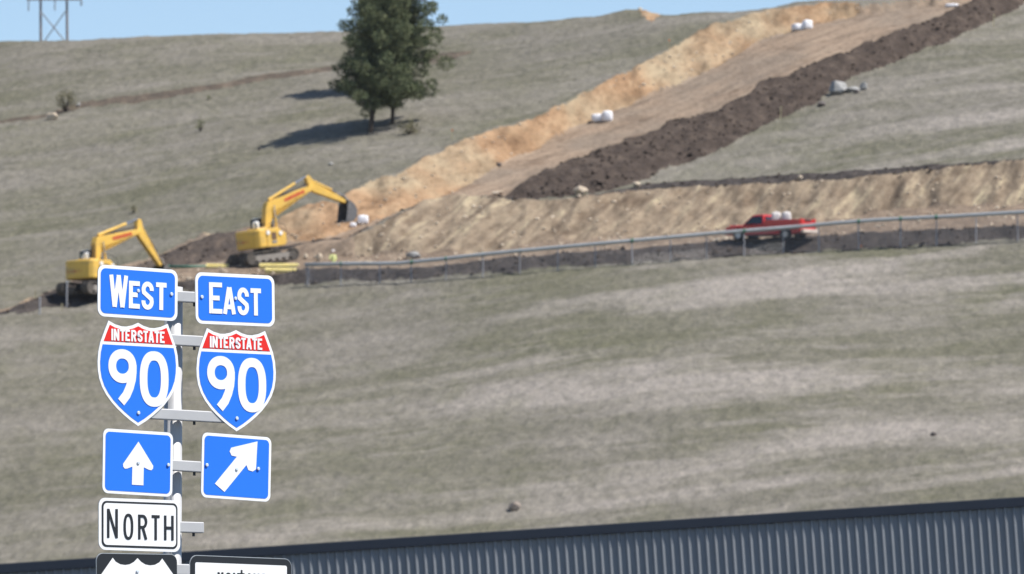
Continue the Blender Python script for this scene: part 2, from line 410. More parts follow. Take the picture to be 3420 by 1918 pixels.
# ------------------------------------------------------------------ object helpers
def link(name, me, mats, parent=None, smooth=False):
    o = bpy.data.objects.new(name, me); C.objects.link(o)
    for m in (mats if isinstance(mats, (list, tuple)) else [mats]): me.materials.append(m)
    if parent is not None: o.parent = parent
    if smooth:
        me.polygons.foreach_set('use_smooth', [True] * len(me.polygons))
    return o
def tag(o, label=None, cat=None, group=None, kind=None):
    if label: o['label'] = label
    if cat: o['category'] = cat
    if group: o['group'] = group
    if kind: o['kind'] = kind
    return o
def thing(name, label, cat, group=None, mat=None):
    o = bpy.data.objects.new(name, None); C.objects.link(o); o.empty_display_size = .3
    if mat is not None: o.matrix_world = mat
    return tag(o, label, cat, group)
class MB:
    def __init__(s): s.v = []; s.f = []
    def add(s, vs, fs):
        b = len(s.v); s.v += [tuple(v) for v in vs]; s.f += [tuple(b + i for i in f) for f in fs]; return s
    def box(s, c, d, rot=None, taper=1.0):
        hx, hy, hz = d[0] / 2, d[1] / 2, d[2] / 2
        P = []
        for z in (-1, 1):
            k = taper if z > 0 else 1
            P += [Vector((-hx * k, -hy * k, z * hz)), Vector((hx * k, -hy * k, z * hz)), Vector((hx * k, hy * k, z * hz)), Vector((-hx * k, hy * k, z * hz))]
        if rot is not None: P = [rot @ p for p in P]
        P = [p + Vector(c) for p in P]
        return s.add(P, [(0, 3, 2, 1), (4, 5, 6, 7), (0, 1, 5, 4), (1, 2, 6, 5), (2, 3, 7, 6), (3, 0, 4, 7)])
    def tube(s, pts, rs, n=10, caps=True):
        pts = [Vector(p) for p in pts]
        if not isinstance(rs, (list, tuple)): rs = [rs] * len(pts)
        rings = []
        for i, p in enumerate(pts):
            d = (pts[min(i + 1, len(pts) - 1)] - pts[max(i - 1, 0)]).normalized()
            a = d.orthogonal().normalized() if abs(d.z) > .9 else d.cross(Vector((0, 0, 1))).normalized()
            b = d.cross(a)
            rings.append([p + (a * math.cos(2 * PI * k / n) + b * math.sin(2 * PI * k / n)) * rs[i] for k in range(n)])
        vs = [v for r in rings for v in r]; fs = []
        for i in range(len(pts) - 1):
            for k in range(n):
                fs.append((i * n + k, i * n + (k + 1) % n, (i + 1) * n + (k + 1) % n, (i + 1) * n + k))
        if caps:
            fs.append(tuple(range(n - 1, -1, -1))); fs.append(tuple((len(pts) - 1) * n + k for k in range(n)))
        return s.add(vs, fs)
    def prism(s, poly, a, b, ax='y'):
        """poly in the plane across ax, extruded from a to b"""
        def P(u, v, t): return {'y': (u, t, v), 'z': (u, v, t), 'x': (t, u, v)}[ax]
        n = len(poly)
        vs = [P(u, v, a) for u, v in poly] + [P(u, v, b) for u, v in poly]
        fs = [tuple(range(n)), tuple(range(2 * n - 1, n - 1, -1))] + [(i, n + i, n + (i + 1) % n, (i + 1) % n) for i in range(n)]
        return s.add(vs, fs)
    def blob(s, c, d, sub=2, amp=.15, seed=0, fr=1.3):
        bm = bmesh.new(); bmesh.ops.create_icosphere(bm, subdivisions=sub, radius=1)
        r = random.Random(seed); ph = [(r.uniform(0, 6), r.uniform(.6, 2.2), Vector((r.uniform(-1, 1), r.uniform(-1, 1), r.uniform(-1, 1)))) for _ in range(7)]
        vs = []
        for v in bm.verts:
            k = 1 + amp * sum(math.sin(fr * 2 * q * v.co.dot(dd) * 2 + p) for p, q, dd in ph) / 2.6
            vs.append((c[0] + v.co.x * d[0] * k, c[1] + v.co.y * d[1] * k, c[2] + v.co.z * d[2] * k))
        fs = [tuple(v.index for v in f.verts) for f in bm.faces]; bm.free()
        return s.add(vs, fs)
    def build(s, name, mat, parent=None, smooth=False, bevel=0, fix=True):
        me = bpy.data.meshes.new(name); me.from_pydata(s.v, [], s.f); me.update()
        if fix and len(s.f) < 60000:
            bm = bmesh.new(); bm.from_mesh(me); bmesh.ops.recalc_face_normals(bm, faces=bm.faces); bm.to_mesh(me); bm.free()
        o = link(name, me, mat, parent, smooth)
        if bevel:
            bv = o.modifiers.new('bevel', 'BEVEL'); bv.width = bevel; bv.segments = 2; bv.limit_method = 'ANGLE'; bv.angle_limit = R(35)
        return o

# ------------------------------------------------------------------ terrain objects
V = np.stack([GX, GY, Z], -1)
dZx = np.gradient(Z, xs, axis=1); dZy = np.gradient(Z, ys, axis=0)
NRM = np.stack([-dZx, -dZy, np.ones_like(Z)], -1); NRM /= np.linalg.norm(NRM, axis=-1, keepdims=True)
ny, nx = Z.shape
fz = ZONE[:-1, :-1]
ii, jj = np.meshgrid(np.arange(nx - 1), np.arange(ny - 1))
def zone_obj(name, zid, mat, label):
    m = (fz == zid)
    i = ii[m]; j = jj[m]
    q = np.stack([j * nx + i, j * nx + i + 1, (j + 1) * nx + i + 1, (j + 1) * nx + i], -1)
    u, inv = np.unique(q.ravel(), return_inverse=True)
    me = bpy.data.meshes.new(name)
    me.vertices.add(len(u)); me.vertices.foreach_set('co', V.reshape(-1, 3)[u].ravel().astype(np.float32))
    nf = len(q)
    me.loops.add(nf * 4); me.loops.foreach_set('vertex_index', inv.ravel().astype(np.int32))
    me.polygons.add(nf); me.polygons.foreach_set('loop_start', np.arange(nf, dtype=np.int32) * 4); me.polygons.foreach_set('loop_total', np.full(nf, 4, np.int32))
    me.update(); me.validate()
    me.polygons.foreach_set('use_smooth', np.ones(nf, bool))
    o = link(name, me, mat)
    me.normals_split_custom_set_from_vertices(NRM.reshape(-1, 3)[u].tolist())
    return tag(o, label, kind='structure')
zone_obj('hill', 0, M['grass'], 'dry grey green grass hillside rising to the skyline')
M['asphalt'] = plain('asphalt', (.05, .05, .052), .9, .2, var=.2)  # dark ground out of view, added to cut bounce light on the wall
zone_obj('road', 10, M['asphalt'], 'unseen asphalt ground in front of the metal building, made dark to cut bounce light')
zone_obj('topsoil_strip', 1, M['soil'], 'dark topsoil strip running below the chain link fence')
zone_obj('dirt_bench', 2, M['bench'], 'tan dirt bench where the red pickup stands')
zone_obj('cut_bank', 3, M['bank_low'], 'tan streaked cut bank above the red pickup')
zone_obj('soil_mound', 4, M['mound'], 'brown disturbed soil around the two yellow excavators')
zone_obj('topsoil_edge', 5, M['soil'], 'thin dark topsoil edge along the top of the tan cut bank')
zone_obj('topsoil_berm', 6, M['soil_brown'], 'lumpy dark topsoil berm climbing the hill beside the dirt road')
zone_obj('dirt_road', 7, M['road'], 'pale tan dirt road climbing to the upper right')
zone_obj('upper_cut_bank', 8, M['bank_up'], 'orange and cream cut bank along the upper side of the dirt road')
zone_obj('dirt_track', 9, M['track'], 'reddish brown old track across the hillside left of the pine')

# ------------------------------------------------------------------ paint and metal
M['white'] = plain('white_sheeting', (.84, .84, .84), .5, .2, var=.03)
M['blue'] = plain('blue_sheeting', (.026, .182, .80), .5, .15, var=.03, sc=1.5)
M['red'] = plain('red_sheeting', (.72, .030, .026), .5, .15, var=.04)
M['black'] = plain('black_sheeting', (.016, .018, .022), .45, .4, var=.1)
M['alu'] = plain('aluminium_sheet', (.45, .46, .47), .4, .5, .6, var=.06)
M['galv'] = plain('galvanised_steel', (.46, .46, .465), .5, .4, .15, var=.06, sc=6, dirt=(.45, .44, .42), dirt_amt=.3)
M['bolt'] = plain('bolt_steel', (.62, .68, .74), .4, .4, .1, var=.1)
M['dark'] = plain('dark_steel', (.035, .037, .042), .6, .4, var=.2)

# ------------------------------------------------------------------ road signs on a post
SY = R(38.0)
SR = Vector((math.cos(SY), math.sin(SY), 0))       # sign face direction to the right
SN = Vector((math.sin(SY), -math.cos(SY), 0))      # towards the road
POST_X, POST_D = 578.0, 40.0
PXM = F / POST_D
def plane_depth(X):
    return POST_D + (X - POST_X) / PXM * math.tan(SY) * 1.0
def sign_matrix(X, Y, slope):
    """frame at the centre of a sign: local x right, z up, y into the sign; rolled until its top edge has the slope seen"""
    p = at_depth(X, Y, plane_depth(X) - .10)
    rho = 0.0
    for _ in range(8):
        rx = SR * math.cos(rho) + Vector((0, 0, 1)) * math.sin(rho)
        a = proj(p - rx * .3); b = proj(p + rx * .3)
        rho -= ((slope) - (b[1] - a[1]) / (b[0] - a[0])) * math.cos(SY)
    rx = SR * math.cos(rho) + Vector((0, 0, 1)) * math.sin(rho)
    uz = Vector((0, 0, 1)) * math.cos(rho) - SR * math.sin(rho)
    iy = -SN
    m = Matrix(((rx.x, iy.x, uz.x, p.x), (rx.y, iy.y, uz.y, p.y), (rx.z, iy.z, uz.z, p.z), (0, 0, 0, 1)))
    a = proj(p - rx * .3); b = proj(p + rx * .3)
    return m, (b[0] - a[0]) / .6, proj(p - uz * .3)[1] / .6 - proj(p + uz * .3)[1] / .6
def rrect(w, h, r, n=6):
    P = []
    for cx, cz, a0 in ((w / 2 - r, h / 2 - r, 0), (-w / 2 + r, h / 2 - r, 90), (-w / 2 + r, -h / 2 + r, 180), (w / 2 - r, -h / 2 + r, 270)):
        for k in range(n + 1):
            a = R(a0 + 90 * k / n); P.append((cx + r * math.cos(a), cz + r * math.sin(a)))
    return P
def sheet(name, poly, front, back, mat, parent):
    """flat piece between local depth -front and -back, in front of the panel"""
    return MB().prism(poly, -front, -back).build(name, mat, parent)
def arc(cx, cy, rx, ry, a0, a1, n=14):
    return [(cx + rx * math.cos(R(a0 + (a1 - a0) * k / n)), cy + ry * math.sin(R(a0 + (a1 - a0) * k / n))) for k in range(n + 1)]
def superel(cx, cy, rx, ry, e, n=40):
    P = []
    for k in range(n + 1):
        a = 2 * PI * k / n; c, s_ = math.cos(a), math.sin(a)
        P.append((cx + rx * abs(c) ** e * (1 if c >= 0 else -1), cy + ry * abs(s_) ** e * (1 if s_ >= 0 else -1)))
    return P
# letters as strokes inside the box x0..x1, z0..z1 (outer limits), stroke width th
def glyph(ch, x0, x1, z0, z1, th):
    h = th / 2; l, r, b, t = x0 + h, x1 - h, z0 + h, z1 - h
    mx, mz = (x0 + x1) / 2, (z0 + z1) / 2
    if ch == 'W':
        w_ = x1 - x0; g = th * .10
        return [[(l - g, z1), (x0 + w_ * .28, z0)], [(x0 + w_ * .29, z0), (mx, z1)], [(mx, z1), (x0 + w_ * .71, z0)], [(x0 + w_ * .72, z0), (r + g, z1)]]
    if ch == 'E': return [[(l, z0), (l, z1)], [(l, t), (x1, t)], [(l, mz), (x0 + (x1 - x0) * .80, mz)], [(l, b), (x1, b)]]
    if ch == 'S':
        rx = (r - l) / 2; rz = (t - b) / 4
        return [arc(mx, t - rz, rx, rz, -8, 180, 14) + [(l + rx * .10, t - rz * 1.45), (l + rx * .5, mz + rz * .30), (r - rx * .5, mz - rz * .30), (r - rx * .10, b + rz * 1.45)] + arc(mx, b + rz, rx, rz, 0, -188, 14)]
    if ch == 'T': return [[(x0, t), (x1, t)], [(mx, t), (mx, z0)]]
    if ch == 'A': return [[(x0 + h * .9, z0), (mx - h * .15, z1)], [(mx + h * .15, z1), (x1 - h * .9, z0)], [(x0 + (x1 - x0) * .28, z0 + (z1 - z0) * .27), (x1 - (x1 - x0) * .28, z0 + (z1 - z0) * .27)]]
    if ch == 'N': return [[(l, z0), (l, z1)], [(l, z1 - h * .3), (r, z0 + h * .3)], [(r, z0), (r, z1)]]
    if ch == 'O': return [superel(mx, mz, (r - l) / 2, (t - b) / 2, .82)]
    if ch == 'R':
        rz = (t - mz) / 2 * 1.02
        return [[(l, z0), (l, z1)], [(l, t), (mx, t)] + arc(mx, t - rz, r - mx, rz, 75, -75, 10) + [(mx, t - 2 * rz), (l, t - 2 * rz)], [(mx, t - 2 * rz), (r, z0)]]
    if ch == 'H': return [[(l, z0), (l, z1)], [(r, z0), (r, z1)], [(l, mz), (r, mz)]]
    if ch == 'I': return [[(mx, z0), (mx, z1)]]
    if ch == 'M': return [[(l, z0), (l, z1)], [(l, z1), (mx, mz)], [(mx, mz), (r, z1)], [(r, z0), (r, z1)]]
    if ch == 't': return [[(mx, z0), (mx, z1 + (z1 - z0) * .3)], [(x0, t), (x1, t)]]
def stroke(mb, pts, th, y0, y1):
    """ribbon of width th along pts (local x, z), between depths y0 (front) and y1"""
    P = [Vector(p) for p in pts]
    closed = (P[0] - P[-1]).length < 1e-6 and len(P) > 3
    if closed: P = P[:-1]
    n = len(P); Lf, Rt = [], []
    for i in range(n):
        a = P[(i - 1) % n] if (closed or i > 0) else None
        b = P[(i + 1) % n] if (closed or i < n - 1) else None
        d1 = (P[i] - a).normalized() if a is not None else (b - P[i]).normalized()
        d2 = (b - P[i]).normalized() if b is not None else d1
        n1 = Vector((-d1.y, d1.x)); n2 = Vector((-d2.y, d2.x))
        m = (n1 + n2)
        m = m.normalized() if m.length > 1e-4 else n1
        k = min(1 / max(.35, m.dot(n1)), 1.8)
        Lf.append(P[i] + m * th / 2 * k); Rt.append(P[i] - m * th / 2 * k)
    vs = []
    for q in range(n):
        for v in (Lf[q], Rt[q]):
            vs.append((v.x, y0, v.y)); vs.append((v.x, y1, v.y))
    fs = []
    for q in range(n if closed else n - 1):
        r = (q + 1) % n
        a, b = 4 * q, 4 * r
        fs += [(a, a + 2, b + 2, b), (a, b, b + 1, a + 1), (a + 2, a + 3, b + 3, b + 2)]
    if not closed:
        fs += [(0, 1, 3, 2), (4 * n - 4, 4 * n - 2, 4 * n - 1, 4 * n - 3)]
    mb.add(vs, fs)
def letter(mb, ch, x0, x1, zb, zt, th, base):
    """x0..x1, zb..zt are the outer limits of the letter in sign coordinates"""
    for k, st in enumerate(glyph(ch, x0, x1, zb, zt, th)):
        stroke(mb, st, th, -(base + .0022 + .0004 * k), -base)
def bolts(parent, pts, front, rad=.0115):
    for x, z in pts:
        b = MB(); n = 8
        b.prism([(x + rad * math.cos(2 * PI * k / n), z + rad * math.sin(2 * PI * k / n)) for k in range(n)], -front - .007, -front + .001)
        b.build('bolt', M['bolt'], parent, bevel=.003)

class Sign:
    def __init__(s, name, label, X, Y, wpx, hpx, slope, group=None):
        m, ax, az = sign_matrix(X, Y, slope)
        s.w, s.h = wpx / ax, hpx / az
        s.o = thing(name, label, 'road sign', group, m)
    def X(s, u): return (u - .5) * s.w
    def Zv(s, v): return (.5 - v) * s.h
    def rect_panel(s, border, r, face_mat, edge_mat):
        sheet('panel', rrect(s.w, s.h, r), .003, 0, M['alu'], s.o)
        sheet('border', rrect(s.w - .002, s.h - .002, r), .0045, .0031, edge_mat, s.o)
        sheet('face', rrect(s.w - 2 * border, s.h - 2 * border, max(r - border * .6, .006)), .006, .0046, face_mat, s.o)
    def word(s, specs, th, mat, base=.0062):
        mb = MB()
        for ch, u0, u1, v0, v1 in specs:
            letter(mb, ch, s.X(u0), s.X(u1), s.Zv(v1), s.Zv(v0), th, base)
        mb.build('lettering', mat, s.o, fix=False)

sg = Sign('road_sign', 'blue sign reading West at the top of the left column', 459, 979, 267, 173, .070, 'blue sign plates on the post')
sg.rect_panel(.0205, .046, M['blue'], M['white'])
sg.word([('W', .143, .366, .185, .80), ('E', .384, .519, .277, .805), ('S', .542, .694, .27, .812), ('T', .723, .855, .27, .80)], .0275, M['white'])
bolts(sg.o, [(sg.X(.918), sg.Zv(.48)), (sg.X(.50), sg.Zv(.46))], .006)

sg = Sign('road_sign', 'blue sign reading East at the top of the right column', 784, 1001, 265, 172, .046, 'blue sign plates on the post')
sg.rect_panel(.0205, .046, M['blue'], M['white'])
sg.word([('E', .168, .331, .187, .79), ('A', .343, .50, .27, .79), ('S', .524, .668, .262, .80), ('T', .69, .822, .266, .794)], .0275, M['white'])
bolts(sg.o, [(sg.X(.078), sg.Zv(.48)), (sg.X(.50), sg.Zv(.48))], .006)

# interstate shields
half = [(.5, .006), (.43, .034), (.36, .049), (.30, .050), (.22, .034), (.134, 0), (.085, .10), (.035, .209), (.010, .30), (0, .40), (.004, .48), (.020, .56), (.055, .64), (.108, .715), (.175, .785), (.245, .843), (.325, .90), (.405, .95), (.5, 1.0)]
full = half + [(1 - u, v) for u, v in half[-2:0:-1]]
def inset(poly, d):
    n = len(poly); out = []
    A = sum(poly[i][0] * poly[(i + 1) % n][1] - poly[(i + 1) % n][0] * poly[i][1] for i in range(n))
    sgn = 1 if A > 0 else -1
    for i in range(n):
        p, q, r = Vector(poly[i - 1]), Vector(poly[i]), Vector(poly[(i + 1) % n])
        d1 = (q - p).normalized(); d2 = (r - q).normalized()
        n1 = Vector((-d1.y, d1.x)) * sgn; n2 = Vector((-d2.y, d2.x)) * sgn
        m = (n1 + n2).normalized(); k = min(1 / max(.4, m.dot(n1)), 2)
        t = q + m * d * k; out.append((t.x, t.y))
    return out
def clip(poly, zc, keep_top):
    out = []; n = len(poly)
    ins = (lambda p: p[1] >= zc) if keep_top else (lambda p: p[1] <= zc)
    for i in range(n):
        a, b = poly[i], poly[(i + 1) % n]
        if ins(a): out.append(a)
        if ins(a) != ins(b):
            t = (zc - a[1]) / (b[1] - a[1]); out.append((a[0] + t * (b[0] - a[0]), zc))
    return out
def shield(label, X, Y, wpx, hpx, slope):
    s = Sign('road_sign', label, X, Y, wpx, hpx, slope, 'interstate shields on the post')
    P = [(s.X(u), s.Zv(v)) for u, v in full]
    sheet('panel', P, .003, 0, M['alu'], s.o)
    sheet('border', inset(P, .001), .0045, .0031, M['white'], s.o)
    I = inset(P, .019)
    sheet('face', clip(I, s.Zv(.232), False), .006, .0046, M['blue'], s.o)
    sheet('top_band', clip(I, s.Zv(.200), True), .006, .0046, M['red'], s.o)
    word = []
    xs_ = [.166, .196, .274, .338, .410, .488, .560, .622, .698, .765]
    ws_ = [.022, .066, .058, .056, .064, .062, .056, .068, .060, .056]
    for ch, u, wd in zip('INTERSTATE', xs_, ws_):
        word.append((ch, u, u + wd, .079, .190))
    s.word(word, .0125, M['white'])
    th = .054
    d9 = MB()
    W_, H_ = s.w, s.h
    cx, cz, rx, rz = s.X(.302), s.Zv(.432), .125 * W_, .118 * H_
    stroke(d9, superel(cx, cz, rx, rz, .95), th, -.0084, -.0062)
    stroke(d9, [(cx + rx, cz + .01), (cx + rx * 1.0, cz - .05 * H_), (cx + rx * .93, cz - .12 * H_), (cx + rx * .72, cz - .20 * H_), (cx + rx * .40, cz - .275 * H_), (cx - rx * .12, cz - .345 * H_)], th * 1.03, -.0088, -.0062)
    stroke(d9, superel(s.X(.693), s.Zv(.54), .178 * W_ - th / 2, .267 * H_ - th / 2, .82), th, -.0084, -.0062)
    d9.build('route_number', M['white'], s.o, fix=False)
    bolts(s.o, [(s.X(.5), s.Zv(.872)), (s.X(.5), s.Zv(.13))], .006)
shield('Interstate 90 shield below the West sign, above the straight arrow', 460, 1250, 271, 348, .052)
shield('Interstate 90 shield below the East sign, above the slanted arrow', 788, 1271, 266, 341, .046)

sg = Sign('road_sign', 'blue sign with straight up arrow, above the North sign', 459, 1546, 234, 216, .062, 'blue arrow plates on the post')
sg.rect_panel(.018, .038, M['blue'], M['white'])
ar = [(.50, .175), (.715, .535), (.712, .575), (.69, .605), (.655, .600), (.580, .565), (.578, .845), (.415, .845), (.418, .565), (.345, .600), (.310, .605), (.288, .575), (.285, .535)]
sheet('arrow', [(sg.X(u), sg.Zv(v)) for u, v in ar], .0082, .0062, M['white'], sg.o)
bolts(sg.o, [(sg.X(.93), sg.Zv(.505)), (sg.X(.5), sg.Zv(.5))], .0075, .011)

sg = Sign('road_sign', 'blue sign with arrow slanting up to the right', 788, 1561, 232, 217, .073, 'blue arrow plates on the post')
sg.rect_panel(.018, .038, M['blue'], M['white'])
tail, tip = Vector((.262, .835)), Vector((.792, .08))
Wp, Hp = 595.0, 545.0
t3, p3 = Vector((tail.x * Wp, tail.y * Hp)), Vector((tip.x * Wp, tip.y * Hp))
ad = (p3 - t3).normalized(); an = Vector((-ad.y, ad.x)); AL = (p3 - t3).length
loc = [(0, 52), (AL - 218, 52), (AL - 240, 92), (AL - 225, 126), (AL - 192, 136), (AL, 0), (AL - 192, -136), (AL - 225, -126), (AL - 240, -92), (AL - 218, -52), (0, -52)]
sheet('arrow', [(sg.X((t3 + ad * a + an * b).x / Wp), sg.Zv((t3 + ad * a + an * b).y / Hp)) for a, b in loc], .0082, .0062, M['white'], sg.o)
bolts(sg.o, [(sg.X(.07), sg.Zv(.5)), (sg.X(.5), sg.Zv(.53)), (sg.X(.81), sg.Zv(.5))], .0075, .011)

sg = Sign('road_sign', 'white sign reading North in black with thin black border', 465, 1754, 273, 174, .034)
sheet('panel', rrect(sg.w, sg.h, .045), .003, 0, M['alu'], sg.o)
sheet('border', rrect(sg.w - .002, sg.h - .002, .045), .0045, .0031, M['white'], sg.o)
sheet('border_line', rrect(sg.w - .042, sg.h - .036, .033), .006, .0046, M['black'], sg.o)
sheet('face', rrect(sg.w - .066, sg.h - .060, .025), .0075, .0061, M['white'], sg.o)
sg.word([('N', .098, .228, .21, .765), ('O', .298, .417, .29, .79), ('R', .477, .588, .30, .775), ('T', .643, .740, .30, .78), ('H', .795, .912, .30, .775)], .0165, M['black'], .0077)

sg = Sign('road_sign', 'black sign with large white shield below the North sign', 457, 1992, 271, 286, .012)
sg.rect_panel(.004, .045, M['black'], M['alu'])
ush = [(.20, .055), (.235, .100), (.29, .130), (.35, .138), (.41, .128), (.46, .100), (.505, .055), (.55, .100), (.60, .128), (.66, .138), (.72, .130), (.775, .100), (.81, .055), (.99, .30), (.93, .40), (.90, .52), (.955, .66), (.94, .78), (.86, .88), (.74, .93), (.60, .945), (.505, .985), (.41, .945), (.27, .93), (.15, .88), (.07, .78), (.055, .66), (.11, .52), (.08, .40), (.02, .30)]
sheet('shield_face', [(sg.X(u), sg.Zv(v)) for u, v in ush], .0075, .0061, M['white'], sg.o)
bolts(sg.o, [(sg.X(.5), sg.Zv(.21))], .0078, .011)

sg = Sign('road_sign', 'white sign with thick black border, its word cut off, lower right', 803, 2010, 341, 300, .034)
sg.rect_panel(.004, .050, M['black'], M['alu'])
sheet('white_face', rrect(sg.w - .075, sg.h - .085, .012), .0075, .0061, M['white'], sg.o)
sg.word([(c, u, u + .055, v, .30) for c, u, v in (('M', .268, .182), ('O', .345, .182), ('N', .42, .182), ('t', .475, .182), ('A', .55, .182), ('N', .62, .182), ('A', .69, .182))], .011, M['black'], .0077)

# post with its cross arms
pm = Matrix.Translation(at_depth(POST_X, 1400, POST_D + .055).xy.to_3d())
post = thing('sign_post', 'round galvanised steel post with white cross arms carrying the road signs', 'sign post', None, pm)
ptop = at_depth(POST_X, 957, POST_D).z
pb = at_depth(POST_X + 9, 1900, POST_D).x - at_depth(POST_X, 957, POST_D).x
pole = MB().tube([(pb * 2.2 * 0, 0, -.3), (0, 0, ptop)], .0535, 24).build('pole', M['galv'], post, smooth=False)
for p in pole.data.polygons: p.use_smooth = len(p.vertices) == 4
for (x0, x1, yl, sl) in ((380, 762, 990, .055), (400, 770, 1136, .055), (440, 760, 1386, .055), (380, 765, 1555, .06), (370, 676, 1760, .03), (370, 790, 1902, .03)):
    ym = yl
    a = at_depth(x0, ym + (x0 - POST_X) * sl, plane_depth(x0) - .072) - pm.translation
    b = at_depth(x1, ym + (x1 - POST_X) * sl, plane_depth(x1) - .072) - pm.translation
    d = (b - a).normalized(); up = Vector((0, 0, 1)); up = (up - d * up.dot(d)).normalized(); dep = d.cross(up)
    rot = Matrix((d, dep, up)).transposed()
    arm = MB().box((a + b) / 2, ((b - a).length, .040, .064), rot).build('cross_arm', M['galv'], post, bevel=.006)
    mb = MB()
    q = a + d * ((min(648, x1 - 30) - x0) / (x1 - x0)) * (b - a).length
    mb.tube([q - up * .03, q - up * .052], .008, 8)
    mb.build('clamp_bolt', M['dark'], post)

# ------------------------------------------------------------------ corrugated metal building behind the signs
M['clad'] = plain('blue_grey_cladding', (.205, .222, .245), .5, .22, .0, var=.05, sc=.8, dirt=(.24, .24, .24), dirt_amt=.25)
M['trim'] = plain('navy_trim', (.024, .031, .046), .5, .25, var=.08, sc=1.0)
PSI = R(0.0)
wd = 158.0
wc = at_depth(1710, 1772, wd)          # a point on the top edge
t_ = Vector((math.cos(PSI), -math.sin(PSI), 0)); tau = 0.0
for _ in range(10):
    ax = t_ * math.cos(tau) + Vector((0, 0, 1)) * math.sin(tau)
    a = proj(wc - ax * 10); b = proj(wc + ax * 10)
    tau += (-.0655 - (b[1] - a[1]) / (b[0] - a[0])) * -1.0
ax = t_ * math.cos(tau) + Vector((0, 0, 1)) * math.sin(tau)
az = Vector((0, 0, 1)) * math.cos(tau) - t_ * math.sin(tau)
ay = Vector((math.sin(PSI), math.cos(PSI), 0))
bm_ = Matrix(((ax.x, ay.x, az.x, wc.x), (ax.y, ay.y, az.y, wc.y), (ax.z, ay.z, az.z, wc.z), (0, 0, 0, 1)))
bld = thing('metal_building', 'long corrugated blue grey metal building with dark navy eave trim', 'building', None, bm_)
PT, HB, LW, RW = .2035, 11.0, -26.0, 27.0
prof = [(0, 0), (.108, 0), (.130, -.060), (.150, -.060), (PT, 0)]
mb = MB(); vs = []; fs = []
npit = int((RW - LW) / PT)
line_p = []
for k in range(npit):
    for (x, y) in prof[:-1]:
        line_p.append((LW + k * PT + x, y))
line_p.append((LW + npit * PT, 0))
RW = LW + npit * PT
for x, y in line_p: vs += [(x, y, -.05), (x, y, -HB)]
for i in range(len(line_p) - 1): fs.append((2 * i, 2 * i + 1, 2 * i + 3, 2 * i + 2))
mb.add(vs, fs).build('wall_cladding', M['clad'], bld, fix=False)
MB().box(((LW + RW) / 2, .055, -.112), (RW - LW + .3, .30, .224)).build('eave_trim', M['trim'], bld, bevel=.012)
MB().box(((LW + RW) / 2, 6.1, -.15), (RW - LW + .3, 11.8, .12)).build('roof', M['trim'], bld)
MB().box(((LW + RW) / 2, 6.0, -.3 - HB / 2), (RW - LW - .1, 11.6, HB)).build('wall', M['clad'], bld)

# ------------------------------------------------------------------ long pipe rail on posts
M['pipe'] = plain('grey_pipe', (.40, .41, .41), .5, .4, .2, var=.1, sc=1.2)
M['postm'] = plain('grey_post', (.32, .32, .34), .6, .3, .1, var=.1)
M['green'] = plain('green_pipe', (.065, .15, .105), .55, .4, var=.12)
M['yellowbeam'] = plain('pale_yellow_steel', (.80, .70, .32), .55, .4, var=.1, dirt=(.3, .24, .14))
rail_px = [(768,666),(850,664),(1000,663),(1060,657),(1120,651),(1200,642),(1300,632),(1400,623),(1500,614),(1600,605),(1700,596),(1800,587),(1900,579),(2000,571),(2100,562),(2200,554),(2400,544),(2576,534),(2760,524),(2900,516)]
def strip_front(Xq, Yq):
    """point over the topsoil strip, standing a little in front of its crest"""
    c = cast([(Xq * Q, Yq * Q)], lambda a, b: base_z(a, b) - .2)[0]
    return Vector(c)
def rail_pt(Xq, Yq):
    # the rail runs above the lower edge of the strip: depth of the strip's foot below it
    Yb = np.interp(Xq, [770, 1000, 1200, 1400, 1600, 1800, 2000, 2200, 2400, 2576, 2900], [720, 710, 697, 679, 664, 648, 633, 624, 614, 604, 588])
    g = at(Xq * Q, Yb * Q)
    return at_depth(Xq * Q, Yq * Q, g.y - .2), g
rp = [rail_pt(x, y)[0] for x, y in rail_px]
fr = thing('chain_link_fence', 'long chain link fence with grey pipe top rail above the dark topsoil strip', 'fence', None, Matrix.Translation(rail_pt(1600, 605)[1]))
inv = fr.matrix_world.inverted()
MB().tube([inv @ p for p in rp], .128, 14).build('rail', M['pipe'], fr, smooth=True)
for px in [775, 858, 955, 1035, 1122, 1215, 1308, 1403, 1498, 1590, 1687, 1778, 1872, 1970, 2060, 2160, 2265, 2355, 2455, 2560]:
    yr = np.interp(px, [a for a, b in rail_px], [b for a, b in rail_px])
    p, g = rail_pt(px, yr)
    lean = random.uniform(-.03, .03)
    MB().tube([inv @ (Vector((p.x, p.y + .02, gz(p.x, p.y) - .4))), inv @ (p + Vector((lean, .02, -.10)))], .04, 8).build('post', M['postm'], fr)
    if px % 3 == 0:
        MB().tube([inv @ (p + Vector((-.09, 0, .007))), inv @ (p + Vector((.09, 0, -.007)))], .155, 12).build('clamp', M['green'], fr)
